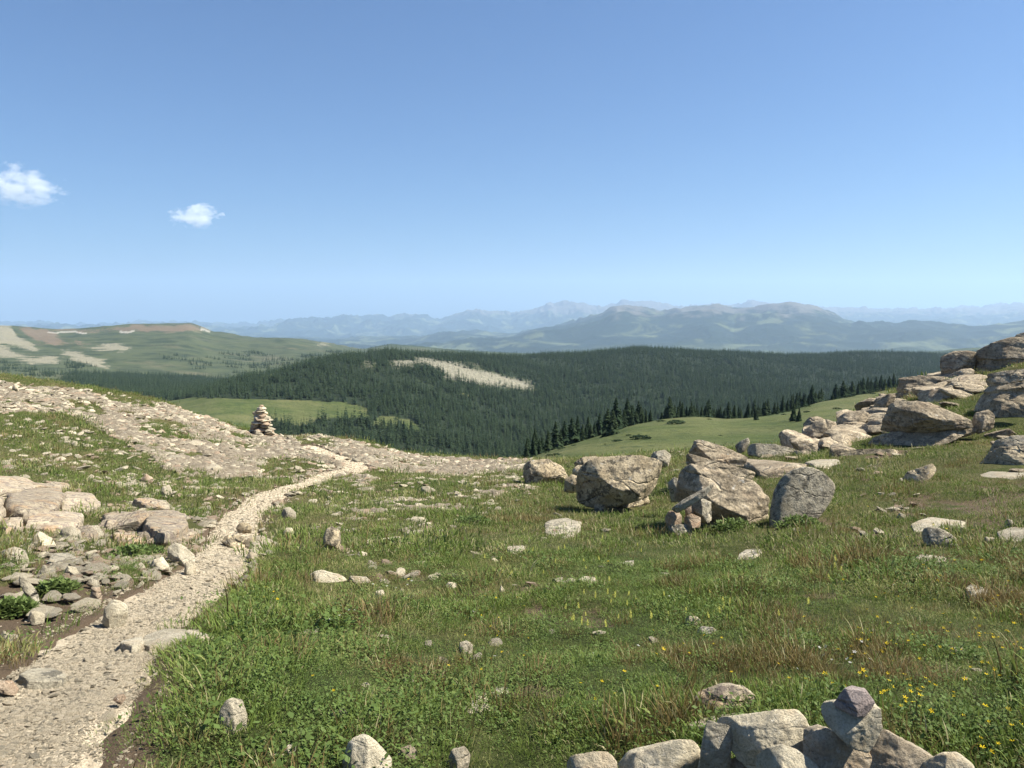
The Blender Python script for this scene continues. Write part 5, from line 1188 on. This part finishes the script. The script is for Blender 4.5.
def clear_of_rocks(P, margin=.0):
    ok = np.ones(len(P), bool)
    for (x, y, a, b, az, h) in FOOT:
        R = max(a, b) * 1.1; m = np.nonzero((np.abs(P[:, 0] - x) < R) & (np.abs(P[:, 1] - y) < R))[0]
        if not len(m): continue
        dx, dy = P[m, 0] - x, P[m, 1] - y
        u = dx * math.cos(az) - dy * math.sin(az); v = dx * math.sin(az) + dy * math.cos(az)
        ok[m] &= (u / (a * .78 + margin)) ** 2 + (v / (b * .78 + margin)) ** 2 > 1
    hx = (P[:, 1] < 2.25) & (P[:, 0] > .12) & (P[:, 0] < 1.3) & (P[:, 1] > 1.2)
    return ok & ~hx
def turf():
    q = RS(55); PP = []; SS = []; RR = []; II = []
    for (r0, r1, dens, far, sc) in [(1.6, 4.2, 900, 0, .92), (4.2, 7.5, 520, 0, 1.05), (7.5, 13, 170, 1, .9), (13, 22, 85, 1, 1.1), (22, 46, 34, 1, 1.5)]:
        tm = 1.05 if r0 < 7 else .80
        n = int(dens * tm * (r1 ** 2 - r0 ** 2)); th = q.uniform(-tm, tm, n); r = np.sqrt(q.uniform(r0 ** 2, r1 ** 2, n))
        P = np.stack([r * np.sin(th), r * np.cos(th), 0 * r], -1); P[:, 2] = H(P[:, 0], P[:, 1])
        ro, so_, tr, gr = cover(P); gr = gr ** (1.0 if not far else 1.2)
        k = (q.rand(n) < gr) & clear_of_rocks(P)
        P = P[k]; gr = gr[k]; m = len(P); ro = ro[k]; so2 = so_[k]
        dry = .45 * fbm(P[:, :2] * .42 + 9, 66, 3) + .9 * fbm(P[:, :2] * 1.9, 67, 3); herbn = fbm(P[:, :2] * 1.1 + 30, 68, 3); rndv = q.rand(m)
        if not far:
            i = q.randint(0, 4, m); i = np.where(rndv < .22 + .45 * smooth(.05, .35, herbn), 4 + q.randint(0, 2, m), i)
            i = np.where(q.rand(m) < .03 + .5 * smooth(.36, .6, dry), 6 + q.randint(0, 2, m), i)
        else:
            i = 8 + q.randint(0, 3, m); i = np.where(q.rand(m) < .04 + .5 * smooth(.32, .6, dry), 11, i)
        s = sc * np.exp(q.normal(0, .25, m)) * (.75 + .4 * gr) * (1 + .3 * fbm(P[:, :2] * .8, 69, 3)) * (.72 + .75 * smooth(-.15, .4, fbm(P[:, :2] * 2.6, 70, 3)))
        PP.append(P); II.append(i); SS.append(s); RR.append(np.stack([q.normal(0, .12, m), q.normal(0, .12, m), q.uniform(0, 6.28, m)], -1))
    P = np.concatenate(PP); print('turf tufts', len(P))
    o = scatter('grass', P, np.concatenate(RR), np.concatenate(SS), np.concatenate(II), T); o['label'] = 'short alpine turf with dry sedge and low leaves over the ridge top'
turf()

# ------------------------------------------------------------------ low willows
def willow(px, py, wid, hgt, label, seed):
    g = hit(px, py); q = random.Random(seed); V = []; F = []; r = math.hypot(g[0], g[1]); W = wid / FPX * r * .5; Hh = hgt / FPX * r * .75
    for k in range(700):
        a = q.uniform(0, 6.283); rr = math.sqrt(q.random()); c = np.array([rr * math.cos(a) * W, rr * math.sin(a) * W * .7, 0]); 
        lobe = .55 + .45 * math.sin(3.1 * c[0] / W + seed) * math.cos(2.7 * c[1] / W + 1)
        c[2] = Hh * (1 - rr ** 2.5) * (.55 + .45 * lobe) * q.uniform(.35, 1.05)
        az = q.uniform(0, 6.28); up = q.uniform(-.2, 1.1); L = .042 * q.uniform(.7, 1.3); Wd = L * .3
        d = np.array([math.cos(az) * math.cos(up), math.sin(az) * math.cos(up), math.sin(up)]); s = np.array([-math.sin(az), math.cos(az), q.uniform(-.4, .4)])
        n = len(V); V += [c, c + d * L * .5 + s * Wd, c + d * L, c + d * L * .5 - s * Wd]; F.append((n, n + 1, n + 2, n + 3))
    root = bpy.data.objects.new('willow_shrub', None); COL.objects.link(root); root.location = tuple(g); tag(root, label, 'shrub')
    link('foliage', mesh_np('foliage', np.array(V), F, [WILLOW]), root)
    V = []; F = []
    for k in range(12):
        a = q.uniform(0, 6.283); e = np.array([math.cos(a) * W * .6, math.sin(a) * W * .4, Hh * .6]); n = len(V); t = .006
        V += [(-t, 0, -.03), (t, 0, -.03), (0, t, -.03), tuple(e)]; F += [(n, n + 1, n + 3), (n + 1, n + 2, n + 3), (n + 2, n, n + 3)]
    link('stems', mesh_np('stems', np.array(V), F, [BARK]), root)
willow(473, 524, 42, 13, 'dark low willow mound in the upper middle of the meadow', 1)
willow(398, 546, 40, 9, 'dark low leafy mound below the trail bend beside scattered white stones', 2)
willow(735, 530, 44, 18, 'green leafy clump at the foot of the dark ledge', 5)
willow(800, 527, 44, 16, 'green leafy clump below the speckled grey boulder', 6)
willow(135, 556, 56, 14, 'dark green mat of leaves below the layered tan ledge', 7)
willow(58, 590, 34, 12, 'dark green tuft in the soil of the left bank', 9)
willow(12, 612, 40, 16, 'dark green mound at the left edge of the bank', 10)

# ------------------------------------------------------------------ flowers
def flat_material(name, col, trans=.2):
    m = NT(name); d = m.n('ShaderNodeBsdfDiffuse'); t = m.n('ShaderNodeBsdfTranslucent'); mx = m.n('ShaderNodeMixShader'); mx.inputs[0].default_value = trans
    n = m.noise(m.coord('Object'), 40, 2); c = m.mix(n, tuple(x * .85 for x in col), col)
    m.l(c, d.inputs[0]); m.l(c, t.inputs[0]); m.l(d.outputs[0], mx.inputs[1]); m.l(t.outputs[0], mx.inputs[2]); m.l(mx.outputs[0], m.out.inputs['Surface']); return m.m
YEL = flat_material('yellow_petals', (.80, .58, .03)); YEL2 = flat_material('pale_yellow_bracts', (.68, .66, .18)); WHI = flat_material('white_petals', (.75, .74, .70)); STEM = flat_material('green_stem', (.07, .11, .03))
def petals(name, n, R, mat, cup=.25):
    V = [(0, 0, 0)]; F = []
    for k in range(n):
        a = 6.283 * k / n; w = 3.0 / n
        i = len(V); V += [(R * .6 * math.cos(a - w * .42), R * .6 * math.sin(a - w * .42), R * cup * .5), (R * math.cos(a), R * math.sin(a), R * cup), (R * .6 * math.cos(a + w * .42), R * .6 * math.sin(a + w * .42), R * cup * .5)]
        F.append((0, i, i + 1, i + 2))
    return mesh_np(name, np.array(V), F, [mat])
def spike(name, mat):
    V = []; F = []; q = random.Random(3)
    for k in range(16):
        z = k * .0035; a = 2.4 * k; R = .011 * (1 - (k / 16) ** 2 * .6); n = len(V)
        V += [(0, 0, z), (R * math.cos(a - .5), R * math.sin(a - .5), z + .006), (R * .9 * math.cos(a), R * .9 * math.sin(a), z + .016), (R * math.cos(a + .5), R * math.sin(a + .5), z + .006)]; F.append((n, n + 1, n + 2, n + 3))
    return mesh_np(name, np.array(V), F, [mat])
def stem_mesh(h):
    V = []; t = .0012
    for z in (-.02, h):
        for a in range(4): V.append((t * math.cos(a * 1.571), t * math.sin(a * 1.571), z))
    return mesh_np('stem', np.array(V), [(0, 1, 5, 4), (1, 2, 6, 5), (2, 3, 7, 6), (3, 0, 4, 7), (4, 5, 6, 7)], [STEM])
HEADS = {'yellow': [petals('flower_head', 5, .0125, YEL), petals('flower_head', 6, .0105, YEL, .5)], 'pale': [spike('flower_head', YEL2)], 'white': [petals('flower_head', 5, .011, WHI)]}
STEMS = {h: stem_mesh(h) for h in (.045, .06, .075)}
fr = RS(71)
def flowers(kind, name, poly, count, label, group, centres=None, size=1.0):
    P = np.array(poly); k = 0; t = 0
    (x0, y0), (x1, y1) = P.min(0), P.max(0)
    cl = [(fr.uniform(x0, x1), fr.uniform(y0, y1)) for _ in range(max(4, count // 5))]
    while k < count and t < 4000:
        t += 1
        if fr.rand() < .55: c = cl[fr.randint(len(cl))]; a, b = c[0] + fr.normal(0, 14), c[1] + fr.normal(0, 8)
        else: a, b = fr.uniform(x0, x1), fr.uniform(y0, y1)
        if not in_poly(np.array([a]), np.array([b]), poly)[0]: continue
        g = hit(a, b)
        if g is None or cover(g[None])[3][0] < .5 or not clear_of_rocks(g[None], .03)[0]: continue
        h = float(fr.choice([.045, .06, .075])); o = bpy.data.objects.new(name, None); COL.objects.link(o); o.location = (g[0], g[1], g[2]); 
        o.rotation_euler = (fr.uniform(-.25, .25), fr.uniform(-.25, .25), fr.uniform(0, 6.28)); s = size * fr.uniform(.6, 1.0); o.scale = (s, s, s)
        tag(o, label, 'flower', group)
        link('stem', STEMS[h], o); hd = link('flower_head', HEADS[kind][fr.randint(len(HEADS[kind]))], o); hd.location = (0, 0, h)
        hd.rotation_euler = (fr.uniform(-.5, .5), fr.uniform(-.5, .5), 0) if kind != 'pale' else (0, 0, 0); k += 1
flowers('yellow', 'yellow_flower', [(850, 600), (1024, 600), (1024, 768), (990, 768), (900, 720), (850, 690)], 125, 'small bright yellow flower in the grass right of the two stacked stones', 'yellow flowers right of the stacked stones')
flowers('yellow', 'yellow_flower', [(560, 560), (850, 600), (850, 700), (780, 705), (690, 680), (560, 740), (440, 740), (440, 600)], 60, 'small yellow flower dotted in the grass behind the front stone heap', 'yellow flowers behind the stone heap')
flowers('yellow', 'yellow_flower', [(220, 600), (420, 560), (440, 740), (300, 760), (200, 680)], 16, 'small yellow flower in the grass between the trail and the middle meadow', 'yellow flowers near the trail')
flowers('yellow', 'yellow_flower', [(850, 505), (1020, 545), (1020, 600), (840, 590)], 28, 'tiny yellow flower in the turf below the dark fronted grey rock', 'yellow flowers in the right turf', size=1.2)
flowers('pale', 'pale_flower', [(470, 500), (560, 530), (690, 560), (840, 560), (840, 620), (560, 640), (440, 600)], 70, 'pale yellow flower spike in the meadow in front of the boulders', 'pale yellow spikes before the boulders', size=.8)
flowers('white', 'white_flower', [(280, 500), (500, 500), (840, 560), (1000, 600), (840, 690), (560, 700), (300, 640)], 34, 'tiny white flower among the grass blades of the open meadow', 'white flowers of the meadow')
